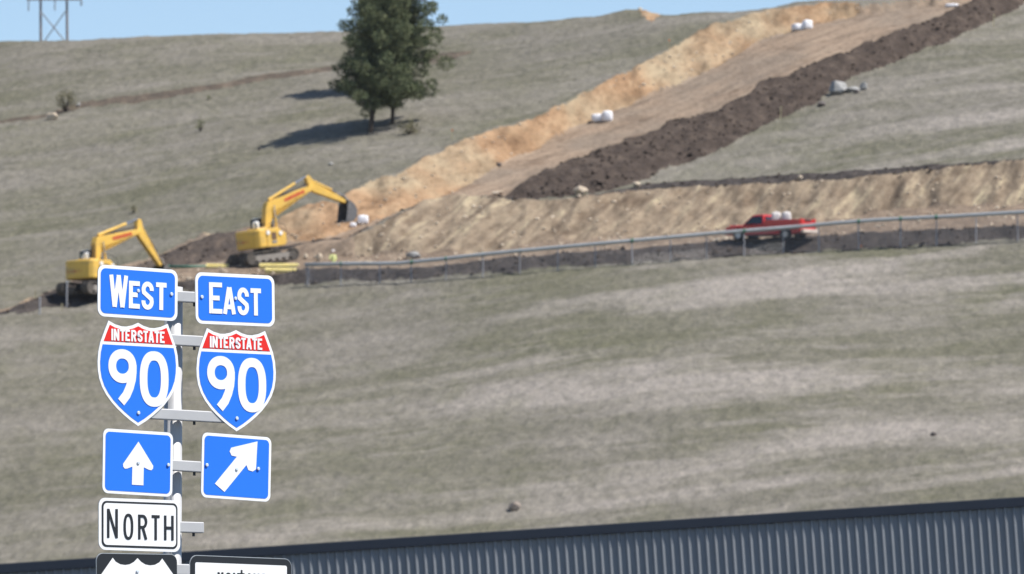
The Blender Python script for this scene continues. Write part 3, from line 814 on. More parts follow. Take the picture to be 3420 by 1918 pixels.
# wire fabric between the rail and the ground
tops = np.array([(p.x, p.y, p.z) for p in rp]); sl_ = np.concatenate([[0], np.cumsum(np.linalg.norm(np.diff(tops, axis=0), axis=1))])
def top_at(q): return np.stack([np.interp(q, sl_, tops[:, k]) for k in range(3)], -1)
q0 = np.arange(-1.2, sl_[-1], .075)
mo = np.array(fr.matrix_world.translation); wv, wf = [], []
for sg_ in (1, -1):
    ta = top_at(np.clip(q0 + (1.3 if sg_ > 0 else 0), 0, sl_[-1])); tb = top_at(np.clip(q0 + (0 if sg_ > 0 else 1.3), 0, sl_[-1]))
    ta[:, 2] -= .1; tb[:, 2] = ground(tb[:, 0], tb[:, 1]) + .03
    ta[:, 1] -= .05; tb[:, 1] -= .05
    for a_, b_ in zip(ta - mo, tb - mo):
        k0 = len(wv)
        for e in (a_, b_):
            for dx, dy in ((.0022, 0), (-.0011, .0019), (-.0011, -.0019)): wv.append((e[0] + dx * 1.3, e[1] + dy, e[2]))
        wf += [(k0, k0 + 1, k0 + 4, k0 + 3), (k0 + 1, k0 + 2, k0 + 5, k0 + 4), (k0 + 2, k0, k0 + 3, k0 + 5)]
fm = bpy.data.meshes.new('wire_mesh'); fm.from_pydata(wv, [], wf); fm.update()
link('wire_mesh', fm, M['galv'], fr)
# posts standing free at the left
for px, py, h, lab in ((100, 790, 1.1, 'thin grey steel post at the left tip of the dark soil heap'), (168, 771, 1.75, 'thin grey steel post in front of the left excavator')):
    g = at(px * Q, py * Q)
    o = thing('steel_post', lab, 'post', None, Matrix.Translation(g))
    MB().tube([(0, 0, -.3), (0, 0, h)], .055, 8).build('shaft', M['postm'], o)
    MB().tube([(0, 0, h), (.03, -.02, h + .06)], [.07, .03], 8).build('cap', M['pipe'], o)
# green pipe length and yellow beams left of the rail
def px_pipe(name, a, b, r, mat, label, cat, off=.0, flange=None):
    pa, pb_ = at(a[0] * Q, a[1] * Q), at(b[0] * Q, b[1] * Q)
    c = (pa + pb_) / 2
    dep = min(pa.y, pb_.y) - off
    A = at_depth(a[0] * Q, a[1] * Q, dep); B = at_depth(b[0] * Q, b[1] * Q, dep)
    o = thing(name, label, cat, None, Matrix.Translation((A + B) / 2))
    c = (A + B) / 2
    MB().tube([A - c, B - c], r, 14).build('barrel', mat, o, smooth=True)
    d = (B - A).normalized()
    for e in (A - c, B - c):
        MB().tube([e - d * .05, e + d * .05], r * 1.35, 14).build('end_flange', mat, o)
    for k in (-.3, .3):
        q = (B - A) * k
        MB().box((q.x, q.y, q.z - r - .20), (.14, .5, .40)).build('timber_block', M['timber'], o)
    return o
M['timber'] = plain('grey_timber', (.24, .20, .155), .85, .2, var=.2)
px_pipe('pipe_length', (425, 671), (522, 671), .11, M['green'], 'green pipe length lying left of the pale yellow beam', 'pipe')
def beam(a, b, h, label, grp):
    d = min(at(a[0] * Q, a[1] * Q).y, at(b[0] * Q, b[1] * Q).y) - .1
    A = at_depth(a[0] * Q, a[1] * Q, d); B = at_depth(b[0] * Q, b[1] * Q, d); c = (A + B) / 2
    o = thing('steel_beam', label, 'beam', grp, Matrix.Translation(c))
    v = (B - A); L_ = v.length; dr = v.normalized(); up = (Vector((0, 0, 1)) - dr * dr.z).normalized(); rot = Matrix.Rotation(R(-50), 3, dr) @ Matrix((dr, dr.cross(up), up)).transposed(); up = Matrix.Rotation(R(-50), 3, dr) @ up
    MB().box(up * (h / 2 - .03), (L_, .3, .06), rot).box(-up * (h / 2 - .03), (L_, .3, .06), rot).box((0, 0, 0), (L_, .05, h - .12), rot).build('web_and_flanges', M['yellowbeam'], o)
    for s_ in (-1, 1):
        MB().box(dr * (s_ * L_ * .5), (.06, .3, h), rot).build('end_plate', M['yellowbeam'], o)
    return o
beam((520, 671), (574, 672), .30, 'short pale yellow beam beside the green pipe end', 'pale yellow beams')
beam((654, 670), (750, 670), .27, 'long pale yellow beam below the excavator tracks, upper of the pair', 'pale yellow beams')
beam((668, 681), (745, 682), .25, 'long pale yellow beam, lower of the stacked pair', 'pale yellow beams')

# ------------------------------------------------------------------ excavators
M['yel'] = plain('yellow_paint', (.69, .43, .085), .5, .3, var=.09, sc=1.2, dirt=(.33, .25, .13), dirt_amt=.6)
M['rubber'] = plain('dusty_track_steel', (.085, .075, .066), .75, .3, var=.3, sc=5, dirt=(.24, .19, .14), dirt_amt=.6)
M['frame'] = plain('dusty_frame_grey', (.26, .235, .21), .7, .3, var=.15, sc=3)
M['glass'] = plain('dark_glass', (.012, .015, .02), .08, .8, var=.1)
M['black_paint'] = plain('black_paint', (.022, .022, .026), .45, .4, var=.2)
M['chrome'] = plain('chrome_rod', (.6, .61, .63), .22, .6, .9, var=.04)
M['redpaint'] = plain('red_lettering_paint', (.52, .085, .035), .5, .4, var=.1)
M['vent'] = plain('brown_vent', (.14, .085, .05), .6, .3, var=.2)
M['whitep'] = plain('white_paint', (.78, .78, .77), .35, .5, var=.04)
M['buck'] = plain('worn_bucket_steel', (.17, .16, .155), .5, .5, .5, var=.25, sc=4, dirt=(.22, .18, .14))

def thick_line(pts, ws):
    """outline polygon around a centre line with a half-width for every point"""
    L_, R_ = [], []
    for i, p in enumerate(pts):
        a = Vector(pts[max(i - 1, 0)]); b = Vector(pts[min(i + 1, len(pts) - 1)])
        d = (b - a).normalized(); n = Vector((-d.y, d.x)); p = Vector(p)
        L_.append(tuple(p + n * ws[i])); R_.append(tuple(p - n * ws[i]))
    return L_ + R_[::-1]
def excavator(label, foot_px, ground_px, heading, nose, pose, track_turn):
    """heading: degrees to the right of straight away; pose: boom and stick points in the upright plane, from the boom foot"""
    FX, FY, FZ = .35, -.12, 2.26
    h, th = R(heading), R(nose)
    fx = Vector((math.sin(h) * math.cos(th), math.cos(h) * math.cos(th), math.sin(th)))
    lf = Vector((-math.cos(h), math.sin(h), 0)); up = fx.cross(lf)
    rot = Matrix((fx, lf, up)).transposed()
    g = at(*ground_px)
    best = None
    for k in range(-120, 121):
        d = g.y + k * .1
        root = at_depth(*foot_px, d) - rot @ Vector((FX, FY, FZ))
        e = abs(root.z - (gz(root.x, root.y) - .04))
        if best is None or e < best[0]: best = (e, root)
    m = rot.to_4x4(); m.translation = best[1]
    o = thing('excavator', label, 'excavator', 'yellow crawler excavators', m)
    # undercarriage
    tt = Matrix.Rotation(R(track_turn), 3, 'Z')
    for sgn in (1, -1):
        mb = MB(); st = []
        for k in range(13): a = R(90 + 180 * k / 12); st.append((-1.7 + .42 * math.cos(a), .43 + .42 * math.sin(a)))
        for k in range(13): a = R(-90 + 180 * k / 12); st.append((1.7 + .42 * math.cos(a), .43 + .42 * math.sin(a)))
        inn = [(x * .965, .43 + (z - .43) * .80) for x, z in st]
        yc = sgn * 1.12; n = len(st)
        vs = []
        for P, y in ((st, yc - .3), (st, yc + .3), (inn, yc - .3), (inn, yc + .3)): vs += [tt @ Vector((x, y, z)) for x, z in P]
        fs = []
        for i in range(n):
            j = (i + 1) % n
            fs += [(i, j, n + j, n + i), (2 * n + i, 3 * n + i, 3 * n + j, 2 * n + j), (i, 2 * n + i, 2 * n + j, j), (n + i, n + j, 3 * n + j, 3 * n + i)]
        mb.add(vs, fs)
        per = 0
        for i in range(n):
            a, b = Vector(st[i]), Vector(st[(i + 1) % n]); d = b - a; L_ = d.length
            q = max(1, round(L_ / .17))
            for u in range(q):
                c = a + d * ((u + .5) / q); ang = math.atan2(d.y, d.x)
                mb.box(tt @ Vector((c.x, yc, c.y)), (.035, .58, .09), tt @ Matrix.Rotation(-ang, 3, 'Y'))
        tr = mb.build('track', M['rubber'], o)
        MB().prism([(-1.6, .26), (1.6, .26), (1.72, .43), (1.55, .62), (-1.55, .62), (-1.72, .43)], yc - .24, yc + .24).build('track_frame', M['frame'], tr).matrix_local = tt.to_4x4()
        for xr in (-1.1, -.55, 0, .55, 1.1):
            MB().tube([tt @ Vector((xr, yc - .27, .24)), tt @ Vector((xr, yc + .27, .24))], .13, 12).build('roller', M['frame'], tr)
        for xr, rr in ((-1.7, .33), (1.7, .33)):
            MB().tube([tt @ Vector((xr, yc - .26, .43)), tt @ Vector((xr, yc + .26, .43))], rr, 18).build('sprocket', M['rubber'], tr)
    MB().box((0, 0, .62), (1.5, 1.9, .45), tt, .8).tube([(0, 0, .8), (0, 0, 1.06)], .62, 24).build('undercarriage', M['black_paint'], o)
    # upper structure
    plan = [(-1.36, 1.10), (-1.53, .7), (-1.59, 0), (-1.53, -.7), (-1.36, -1.10), (-1.12, -1.34), (-.8, -1.37), (-.55, -1.37), (-.55, 1.37), (-.8, 1.37), (-1.12, 1.34)]
    cw = MB().prism(plan, 1.10, 2.40, 'z').build('counterweight', M['yel'], o, bevel=.10)
    mb = MB()
    for i, (yy, wd_) in enumerate([(.72, .12), (.54, .10), (.36, .12), (.18, .10), (0, .12), (-.18, .1), (-.36, .12), (-.54, .1)]):
        mb.box((-1.58 + abs(yy) * .09, yy, 1.62), (.02, wd_, .20 if i % 2 else .17))
    mb.build('lettering', M['redpaint'], cw)
    MB().prism([(-.545, 1.1), (1.0, 1.1), (1.22, 1.22), (1.22, 2.02), (1.0, 2.06), (.55, 2.42), (-.545, 2.38)], -1.36, -.50).build('side_housing', M['yel'], o, bevel=.06)
    MB().prism([(-.545, 1.1), (.2, 1.1), (.2, 2.32), (-.545, 2.32)], -.495, 1.35).build('engine_housing', M['yel'], o, bevel=.05)
    MB().box((-.35, -.1, 2.43), (.9, 1.3, .20), None, .9).build('engine_hood', M['yel'], o, bevel=.05)
    MB().box((.85, -.05, 1.17), (1.3, .85, .16)).build('turntable_deck', M['black_paint'], o)
    for cxx, cz, dx, dz in ((.12, 1.86, .42, .50),):
        MB().box((cxx, -1.372, cz), (dx, .03, dz)).build('vent_panel', M['vent'], o)
    MB().box((.12, -1.376, 1.44), (.42, .03, .20)).build('step_plate', M['frame'], o)
    for cxx, cz in ((-.40, 2.12), (.72, 2.0)):
        MB().tube([(cxx, -1.3, cz), (cxx, -1.43, cz)], .15, 14).build('lamp', M['whitep'], o)
    MB().tube([(-.7, -.55, 2.3), (-.7, -.55, 2.75), (-.8, -.55, 2.85)], .06, 10).build('exhaust_pipe', M['black_paint'], o)
    MB().tube([(-.05, .30, 2.5), (-.05, .30, 2.92), (-.05, .30, 3.0)], [.24, .24, .15], 16).build('added_white_drum', M['whitep'], o, smooth=False)  # made-up white drum, added for the bright spot beside the cab
    hr = MB()
    hr.tube([(1.3, -1.3, 2.0), (1.3, -1.3, 2.5), (.6, -1.3, 2.8), (-.2, -1.3, 2.75), (-.2, -1.3, 2.36)], .022, 6)
    hr.build('hand_rail', M['black_paint'], o)
    cab = MB().prism([(.25, 1.12), (1.75, 1.12), (1.85, 1.6), (1.55, 3.0), (1.35, 3.16), (.25, 3.16)], .48, 1.36).build('cab', M['black_paint'], o, bevel=.06)
    MB().prism([(.40, 2.0), (1.50, 2.0), (1.40, 2.92), (.40, 2.92)], .462, 1.378).build('window', M['glass'], cab)
    MB().box((.232, .92, 2.66), (.03, .68, .66)).build('window', M['glass'], cab)
    MB().box((.75, .92, 3.2), (.7, .66, .06)).build('roof_hatch', M['whitep'], cab, bevel=.02)
    MB().box((.205, .80, 2.66), (.03, .46, .38)).build('rear_window_glare', M['whitep'], cab)  # white plate stands in for sky reflected in the rear window
    # working gear in the local x-z plane
    ct, st_ = math.cos(th), math.sin(th)
    def W(dx, dz): return (FX + dx * ct + dz * st_, FZ - dx * st_ + dz * ct)
    kn, tip, top, stip = [W(*p) for p in pose]
    ft = (FX, FZ)
    ml = lambda a, b, t: (a[0] + (b[0] - a[0]) * t, a[1] + (b[1] - a[1]) * t)
    bpts = [ft, ml(ft, kn, .5), ml(kn, ft, .10), kn, ml(kn, tip, .12), ml(kn, tip, .5), tip]
    boom = MB().prism(thick_line(bpts, [.17, .27, .36, .38, .36, .27, .15]), FY - .24, FY + .24).build('boom', M['yel'], o, bevel=.03)
    d = Vector((tip[0] - kn[0], tip[1] - kn[1])); L_ = d.length; d = d.normalized()
    mb = MB(); ry = Matrix.Rotation(-math.atan2(d.y, d.x), 3, 'Y')
    for k in range(8):
        q = ml(kn, tip, .34 + .47 * k / 8)
        mb.box((q[0], FY - .249, q[1]), (L_ * .047, .02, .25 if k % 3 else .22), ry)
    mb.build('lettering', M['redpaint'], boom)
    spts = [top, ml(top, tip, .55), tip, ml(tip, stip, .45), stip]
    arm = MB().prism(thick_line(spts, [.16, .28, .36, .25, .13]), FY - .18, FY + .18).build('dipper_arm', M['yel'], o, bevel=.03)
    def ram(a, b, y, r, k, nm='hydraulic_cylinder'):
        c = MB().tube([(a[0], y, a[1]), (a[0] + (b[0] - a[0]) * k, y, a[1] + (b[1] - a[1]) * k)], r, 12).build(nm, M['yel'], o, smooth=False)
        q = a[0] + (b[0] - a[0]) * k, a[1] + (b[1] - a[1]) * k
        MB().tube([(q[0], y, q[1]), (b[0], y, b[1])], r * .55, 10).build('piston_rod', M['chrome'], c)
    bm_mid = ml(kn, tip, .06)
    for y in (FY - .36, FY + .36): ram((FX + .75, FZ - .55), bm_mid, y, .085, .62)
    nrm = Vector((-d.y, d.x))
    a0 = ml(kn, tip, .05); a0 = (a0[0] + nrm.x * .46, a0[1] + nrm.y * .46)
    ram(a0, top, FY, .105, .70)
    d2 = Vector((stip[0] - tip[0], stip[1] - tip[1])); L2 = d2.length; d2 = d2.normalized(); n2 = Vector((-d2.y, d2.x))
    a1 = ml(tip, stip, .02); a1 = (a1[0] + n2.x * .42, a1[1] + n2.y * .42)
    lk = ml(tip, stip, .90); lk = (lk[0] + n2.x * .38, lk[1] + n2.y * .38)
    ram(a1, lk, FY, .095, .62)
    hs = MB()
    for k_, (yy, off) in enumerate(((FY - .16, .33), (FY + .16, .35), (FY + .05, .42))):
        hs.tube([(q[0] + nrm.x * off, yy, q[1] + nrm.y * off) for q in (ml(kn, tip, .02), ml(kn, tip, .3), ml(kn, tip, .7), ml(kn, tip, .96))], .028, 6)
        hs.tube([(FX - .35, yy, FZ + .15), (kn[0] - .42, yy, (kn[1] + FZ) / 2), (kn[0] - .34, yy, kn[1] - .05), (kn[0] - .05, yy, kn[1] + .42)], .03, 6)
        hs.tube([(q[0] + n2.x * .34, yy, q[1] + n2.y * .34) for q in (ml(tip, stip, 0), ml(tip, stip, .35), ml(tip, stip, .7))], .024, 6)
    hs.build('hydraulic_hose', M['rubber'], o)
    # bucket
    dn = Vector((-st_, -ct)) if False else Vector(W(0, -1)) - Vector(W(0, 0))
    fw = Vector(W(1, 0)) - Vector(W(0, 0))
    def B(u, v): p = Vector(stip) + fw * u * .82 + dn * v * .92; return (p.x, p.y)
    shell = [B(.12, -.10), B(.62, .18), B(.92, .60), B(.90, 1.10), B(.55, 1.50), B(.02, 1.62), B(-.30, 1.60)]
    mouth = B(-.12, .10)
    mb = MB()
    t_in = [B(.10, .0), B(.54, .24), B(.82, .62), B(.80, 1.06), B(.50, 1.42), B(.02, 1.55), B(-.30, 1.57)]
    mb.prism(shell + t_in[::-1], FY - .52, FY + .52)
    for y in (-.55, .52): mb.prism(shell + [B(-.18, .75), mouth], FY + y, FY + y + .03)
    bk = mb.build('bucket', M['buck'], o)
    tm = MB()
    for k in range(5):
        y = FY - .45 + .9 * k / 4
        q = B(-.40, 1.6); tm.box((q[0], y, q[1]), (.30, .10, .09), Matrix.Rotation(th, 3, 'Y'))
    tm.build('teeth', M['buck'], bk)
    MB().prism(thick_line([lk, B(.30, -.02)], [.07, .07]), FY - .22, FY + .22).build('bucket_link', M['frame'], o)
    return o
excavator('yellow excavator right of centre reaching its bucket over the dirt road', (885, 772), (868, 888), 50, 9.0,
          [(.30, 1.72), (4.2, 3.42), (3.66, 4.12), (7.15, 2.55)], -8)
excavator('yellow excavator at the left, half hidden behind the West sign', (319, 879), (300, 985), 40, 2.0,
          [(.12, 1.45), (4.35, 2.55), (4.25, 3.40), (6.5, .3)], 4)

# ------------------------------------------------------------------ pickup truck
M['redcar'] = plain('red_car_paint', (.50, .026, .028), .28, .5, var=.06, dirt=(.25, .12, .09), dirt_amt=.3)
M['tyre'] = plain('tyre_rubber', (.02, .02, .023), .8, .2, var=.2)
M['rim'] = plain('rim_metal', (.42, .42, .43), .4, .5, .7)
M['cream'] = plain('bumper_glare_white', (.62, .52, .45), .5, .4, var=.1)  # pale colour stands in for light reflecting off the rear bumper
M['taillight'] = plain('red_lens', (.4, .01, .01), .25, .5)
M['lens'] = plain('clear_lens', (.6, .6, .58), .15, .6)
def pickup(label, px, py, heading, nose):
    g = at(px, py)
    h, th = R(heading), R(nose)
    fx = Vector((math.sin(h) * math.cos(th), math.cos(h) * math.cos(th), math.sin(th)))
    lf = Vector((-math.cos(h), math.sin(h), 0)); up = fx.cross(lf)
    rl = R(-3)
    lf, up = lf * math.cos(rl) + up * math.sin(rl), up * math.cos(rl) - lf * math.sin(rl)
    m = Matrix((fx * 1.07, lf, up)).transposed().to_4x4(); m.translation = (g.x, g.y, gz(g.x, g.y) + .0)
    o = thing('pickup_truck', label, 'pickup truck', None, m)
    W_ = .98
    # lower body with wheel arches (x forward, z up)
    def arch(cx, r=.47, n=9): return [(cx + r * math.cos(R(180 - 180 * k / n)), .40 + r * math.sin(R(180 - 180 * k / n))) for k in range(n + 1)]
    low = [(-2.88, .50), (-2.88, .80), (-2.88, 1.05), (.55, 1.05), (1.35, 1.06), (2.45, 1.00), (2.78, .92), (2.85, .62), (2.80, .42)]
    bot = list(reversed([(-2.60, .48)] + arch(-1.75) + [(-1.2, .40), (1.25, .40)] + arch(1.82) + [(2.35, .42)]))
    MB().prism(low + bot, -W_, W_).build('body', M['redcar'], o, bevel=.05)
    bed = MB()
    bed.box((-1.50, .93, 1.21), (2.70, .09, .34)).box((-1.50, -.93, 1.21), (2.70, .09, .34)).box((-.18, 0, 1.21), (.08, 1.76, .34))
    bed.build('bed_side', M['redcar'], o, bevel=.02)
    MB().box((-1.50, 0, 1.062), (2.6, 1.76, .02)).build('bed_floor', M['black_paint'], o)
    tg = MB().box((-2.84, 0, 1.20), (.08, 1.36, .36)).build('tailgate', M['redcar'], o, bevel=.02)
    MB().box((-2.89, 0, 1.30), (.02, .75, .12)).build('handle', M['black_paint'], tg)
    MB().box((-2.86, .80, 1.22), (.10, .20, .42)).box((-2.86, -.80, 1.22), (.10, .20, .42)).build('bed_post', M['redcar'], o, bevel=.02)
    for y in (-.82, .82): MB().box((-2.895, y, 1.0), (.04, .17, .36)).build('taillight', M['taillight'], o)
    cab = MB()
    vs = [(-.10, .92, 1.05), (1.60, .92, 1.06), (.85, .76, 1.74), (.02, .76, 1.78), (-.10, -.92, 1.05), (1.60, -.92, 1.06), (.85, -.76, 1.74), (.02, -.76, 1.78)]
    cab.add(vs, [(0, 1, 2, 3), (7, 6, 5, 4), (0, 3, 7, 4), (1, 5, 6, 2), (3, 2, 6, 7), (0, 4, 5, 1)])
    cb = cab.build('cab', M['redcar'], o, bevel=.06)
    def quad(name, P, t=.012):
        P = [Vector(p) for p in P]; n = (P[1] - P[0]).cross(P[2] - P[0]).normalized()
        MB().add([p + n * t for p in P] + [p - n * t for p in P], [(0, 1, 2, 3), (7, 6, 5, 4), (0, 4, 5, 1), (1, 5, 6, 2), (2, 6, 7, 3), (3, 7, 4, 0)]).build(name, M['glass'], cb)
    for s_ in (1, -1):
        quad('side_window', [(.02, s_ * .912, 1.13), (1.38, s_ * .906, 1.13), (.84, s_ * .795, 1.63), (.10, s_ * .795, 1.63)])
    quad('windscreen', [(1.535, .80, 1.13), (1.535, -.80, 1.13), (.935, -.68, 1.68), (.935, .68, 1.68)])
    quad('rear_window', [(-.083, .72, 1.18), (-.083, -.72, 1.18), (-.005, -.62, 1.62), (-.005, .62, 1.62)])
    MB().box((2.10, 0, 1.055), (1.0, 1.72, .05), None, .93).build('hood', M['redcar'], o, bevel=.02)
    for y in (.55, -.55):
        pass
    for y in (-.72, .72): MB().box((2.83, y, .80), (.06, .34, .18)).build('headlight', M['lens'], o)
    MB().box((2.84, 0, .78), (.05, 1.0, .22)).build('grille', M['black_paint'], o)
    MB().box((2.90, 0, .52), (.16, 1.9, .20)).build('bumper', M['chrome'], o, bevel=.03)
    MB().box((-3.02, 0, .58), (.22, 1.92, .24)).build('bumper', M['cream'], o, bevel=.03)
    MB().box((0.55, 0, .40), (1.5, 1.9, .12)).build('rocker_panel', M['black_paint'], o)
    for s_ in (1, -1):
        MB().box((.95, s_ * 1.08, 1.18), (.10, .20, .18)).build('mirror', M['black_paint'], o, bevel=.02)
        for cx in (-1.75, 1.82):
            wl = MB().tube([(cx, s_ * .72, .40), (cx, s_ * .76, .40), (cx, s_ * .95, .40), (cx, s_ * .99, .40)], [.34, .395, .395, .35], 24).build('wheel', M['tyre'], o, smooth=False)
            MB().tube([(cx, s_ * .95, .40), (cx, s_ * 1.0, .40)], [.24, .21], 16).build('rim', M['rim'], wl)
    return o, m
truck, tm_ = pickup('red pickup truck with white sacks in its bed, parked behind the chain link fence', 2572, 805, -54, 2)
def sack(label, group, mat, pos, size, seed, cat='sack', rotz=0):
    m = Matrix.Translation(pos) @ Matrix.Rotation(rotz, 4, 'Z')
    o = thing('bulk_sack', label, cat, group, m)
    sx, sy_, sz = size
    mb = MB(); n = 18
    r = random.Random(seed)
    rings = [(0, .80), (.06, .95), (.25, 1.04), (.5, 1.06), (.75, 1.03), (.9, .96), (.97, .82), (1.0, .45)]
    vs = []
    for t, k in rings:
        for q in range(n):
            a = 2 * PI * q / n; c, s_ = math.cos(a), math.sin(a)
            f_ = k * (1 + .05 * math.sin(3 * a + seed) + .04 * math.sin(7 * a + t * 9 + seed))
            e = .5
            vs.append((sx / 2 * f_ * abs(c) ** e * math.copysign(1, c), sy_ / 2 * f_ * abs(s_) ** e * math.copysign(1, s_), sz * t))
    fs = []
    for i in range(len(rings) - 1):
        for q in range(n): fs.append((i * n + q, i * n + (q + 1) % n, (i + 1) * n + (q + 1) % n, (i + 1) * n + q))
    fs += [tuple(range(n - 1, -1, -1)), tuple((len(rings) - 1) * n + q for q in range(n))]
    mb.add(vs, fs).build('filled_body', mat, o, smooth=True)
    MB().tube([(0, 0, sz * .98), (.02, 0, sz * 1.06)], [.10, .05], 8).build('tied_neck', mat, o)
    return o
M['sackw'] = plain('white_woven_sack', (.80, .80, .83), .7, .3, var=.05, sc=2)
M['sackg'] = plain('dusty_white_sack', (.62, .58, .56), .75, .3, var=.08, sc=2)
for lx, ly, lab, sd_ in ((-.62, .25, 'white sack in the pickup bed, just behind the cab', 3), (-1.32, .1, 'white sack in the pickup bed, farther from the cab', 5)):
    sack(lab, 'white sacks in the pickup bed', M['sackg'], tm_ @ Vector((lx, ly, 1.075)), (.60, .66, .84), sd_)
def white_sack(label, px, py, size, seed, rot=0):
    g = at(px * Q, py * Q)
    return sack(label, 'white sacks on the dirt road', M['sackw'], (g.x, g.y, g.z - .05), size, seed, rotz=rot)
white_sack('low white sack in the middle of the dirt road, left of its taller twin', 1505, 306, (1.0, .85, .62), 11)
white_sack('tall white sack in the middle of the dirt road, right of the lower one', 1528, 305, (.78, .8, .82), 12)
white_sack('low white sack high on the dirt road, left of the pair near the skyline', 2008, 76, (.95, .8, .55), 13, .3)
white_sack('tall white sack high on the dirt road, right of the pair near the skyline', 2031, 73, (.72, .75, .75), 14, .2)
white_sack('white sack at the foot of the dirt road beside the excavator bucket', 913, 562, (.72, .7, .62), 15)
white_sack('grey white sack just left of the one beside the bucket', 888, 571, (.45, .5, .34), 16)
white_sack('flat white sack at the top of the dirt road by the dark berm', 2395, 17, (1.0, .7, .26), 17)

# ------------------------------------------------------------------ worker
M['skin'] = plain('skin', (.45, .27, .19), .6, .3)
M['vis'] = plain('hi_vis_yellow', (.46, .48, .20), .7, .3, var=.08)
M['jeans'] = plain('dark_work_trousers', (.06, .065, .085), .85, .2)
M['hat'] = plain('pale_hard_hat', (.74, .68, .66), .4, .4, var=.03)
def skin_mesh(name, verts, edges, rad, mat, parent, levels=1):
    me = bpy.data.meshes.new(name); me.from_pydata(verts, edges, [])
    o = link(name, me, mat, parent)
    sk = o.modifiers.new('skin', 'SKIN'); sk.use_smooth_shade = True
    for i, r_ in enumerate(rad):
        rr = r_ if isinstance(r_, tuple) else (r_, r_)
        me.skin_vertices[0].data[i].radius = rr
        me.skin_vertices[0].data[i].use_root = (i == 0)
    sb = o.modifiers.new('subdivision', 'SUBSURF'); sb.levels = levels; sb.render_levels = levels
    return o
def person(label, g, rot):
    m = Matrix.Translation(g) @ Matrix.Rotation(rot, 4, 'Z')
    o = thing('person', label, 'person', None, m)
    V_ = [(0, 0, .95), (0, 0, 1.12), (0, 0, 1.30), (0, 0, 1.44), (0, .01, 1.53), (0, .02, 1.62), (0, .02, 1.72)]
    Rr = [(.15, .11), (.14, .10), (.165, .11), (.14, .09), .055, (.075, .09), (.07, .085)]
    E_ = [(i, i + 1) for i in range(6)]
    def chain(start, pts, rad):
        p = start
        for q, r_ in zip(pts, rad):
            V_.append(q); Rr.append(r_); E_.append((p, len(V_) - 1)); p = len(V_) - 1
        return p
    for s_ in (1, -1):
        chain(0, [(s_ * .10, 0, .88), (s_ * .12, .02, .50), (s_ * .125, -.02, .09), (s_ * .135, .13, .05)], [.09, .062, .045, .04])
        wr = chain(3, [(s_ * .19, 0, 1.42), (s_ * .25, .0, 1.14), (s_ * .22, .14, .95), (s_ * .215, .17, .90)], [.058, .046, .034, .03])
        for k, (dx, L_) in enumerate(((-.028, .07), (-.010, .085), (.010, .08), (.027, .065))):
            chain(wr, [(s_ * .215 + dx, .195, .872), (s_ * .215 + dx, .195 + L_ * .4, .86 - L_ * .6)], [.010, .008])
        chain(wr, [(s_ * .18, .20, .90), (s_ * .172, .235, .875)], [.011, .009])
    body = skin_mesh('body', V_, E_, Rr, M['skin'], o)
    MB().blob((0, .105, 1.625), (.012, .022, .022), 1, .02).build('nose', M['skin'], body, True)
    for s_ in (1, -1): MB().blob((s_ * .03, .095, 1.655), (.011, .008, .008), 1, 0).build('eye', M['black_paint'], body, True)
    vest = MB()
    ring = []
    for z, a, b in ((.90, .20, .15), (1.05, .19, .15), (1.25, .205, .155), (1.42, .20, .13), (1.49, .10, .09)):
        ring.append([(a * math.cos(2 * PI * k / 20), b * math.sin(2 * PI * k / 20), z) for k in range(20)])
    vest.add([p for r_ in ring for p in r_], [(i * 20 + k, i * 20 + (k + 1) % 20, (i + 1) * 20 + (k + 1) % 20, (i + 1) * 20 + k) for i in range(4) for k in range(20)])
    vest.build('jacket', M['vis'], o, True)
    sl = MB()
    for s_ in (1, -1):
        sl.tube([(s_ * .15, 0, 1.44), (s_ * .25, 0, 1.14), (s_ * .222, .13, .97)], [.085, .068, .052], 12)
    sl.build('sleeves', M['vis'], o, True)
    tr = MB()
    for s_ in (1, -1): tr.tube([(s_ * .085, 0, .98), (s_ * .12, .02, .50), (s_ * .125, -.02, .10)], [.115, .085, .068], 14)
    tr.build('trousers', M['jeans'], o, True)
    bt = MB()
    for s_ in (1, -1): bt.blob((s_ * .13, .06, .05), (.055, .15, .065), 2, .02)
    bt.build('boots', M['black_paint'], o, True)
    ht = MB()
    hr_ = [(1.69, .125, .155), (1.695, .112, .14), (1.76, .105, .13), (1.80, .075, .095), (1.82, .02, .03)]
    ht.add([(a * math.cos(2 * PI * k / 20), .015 + b * math.sin(2 * PI * k / 20), z) for z, a, b in hr_ for k in range(20)],
           [(i * 20 + k, i * 20 + (k + 1) % 20, (i + 1) * 20 + (k + 1) % 20, (i + 1) * 20 + k) for i in range(4) for k in range(20)])
    ht.build('hard_hat', M['hat'], o, True)
    return o
gp = at(838 * Q, 664 * Q)
hd = at_depth(1112, 836, gp.y)
person('worker in yellow jacket and pale hard hat standing behind the chain link fence', Vector((hd.x, gp.y, hd.z - 1.78)), R(205))

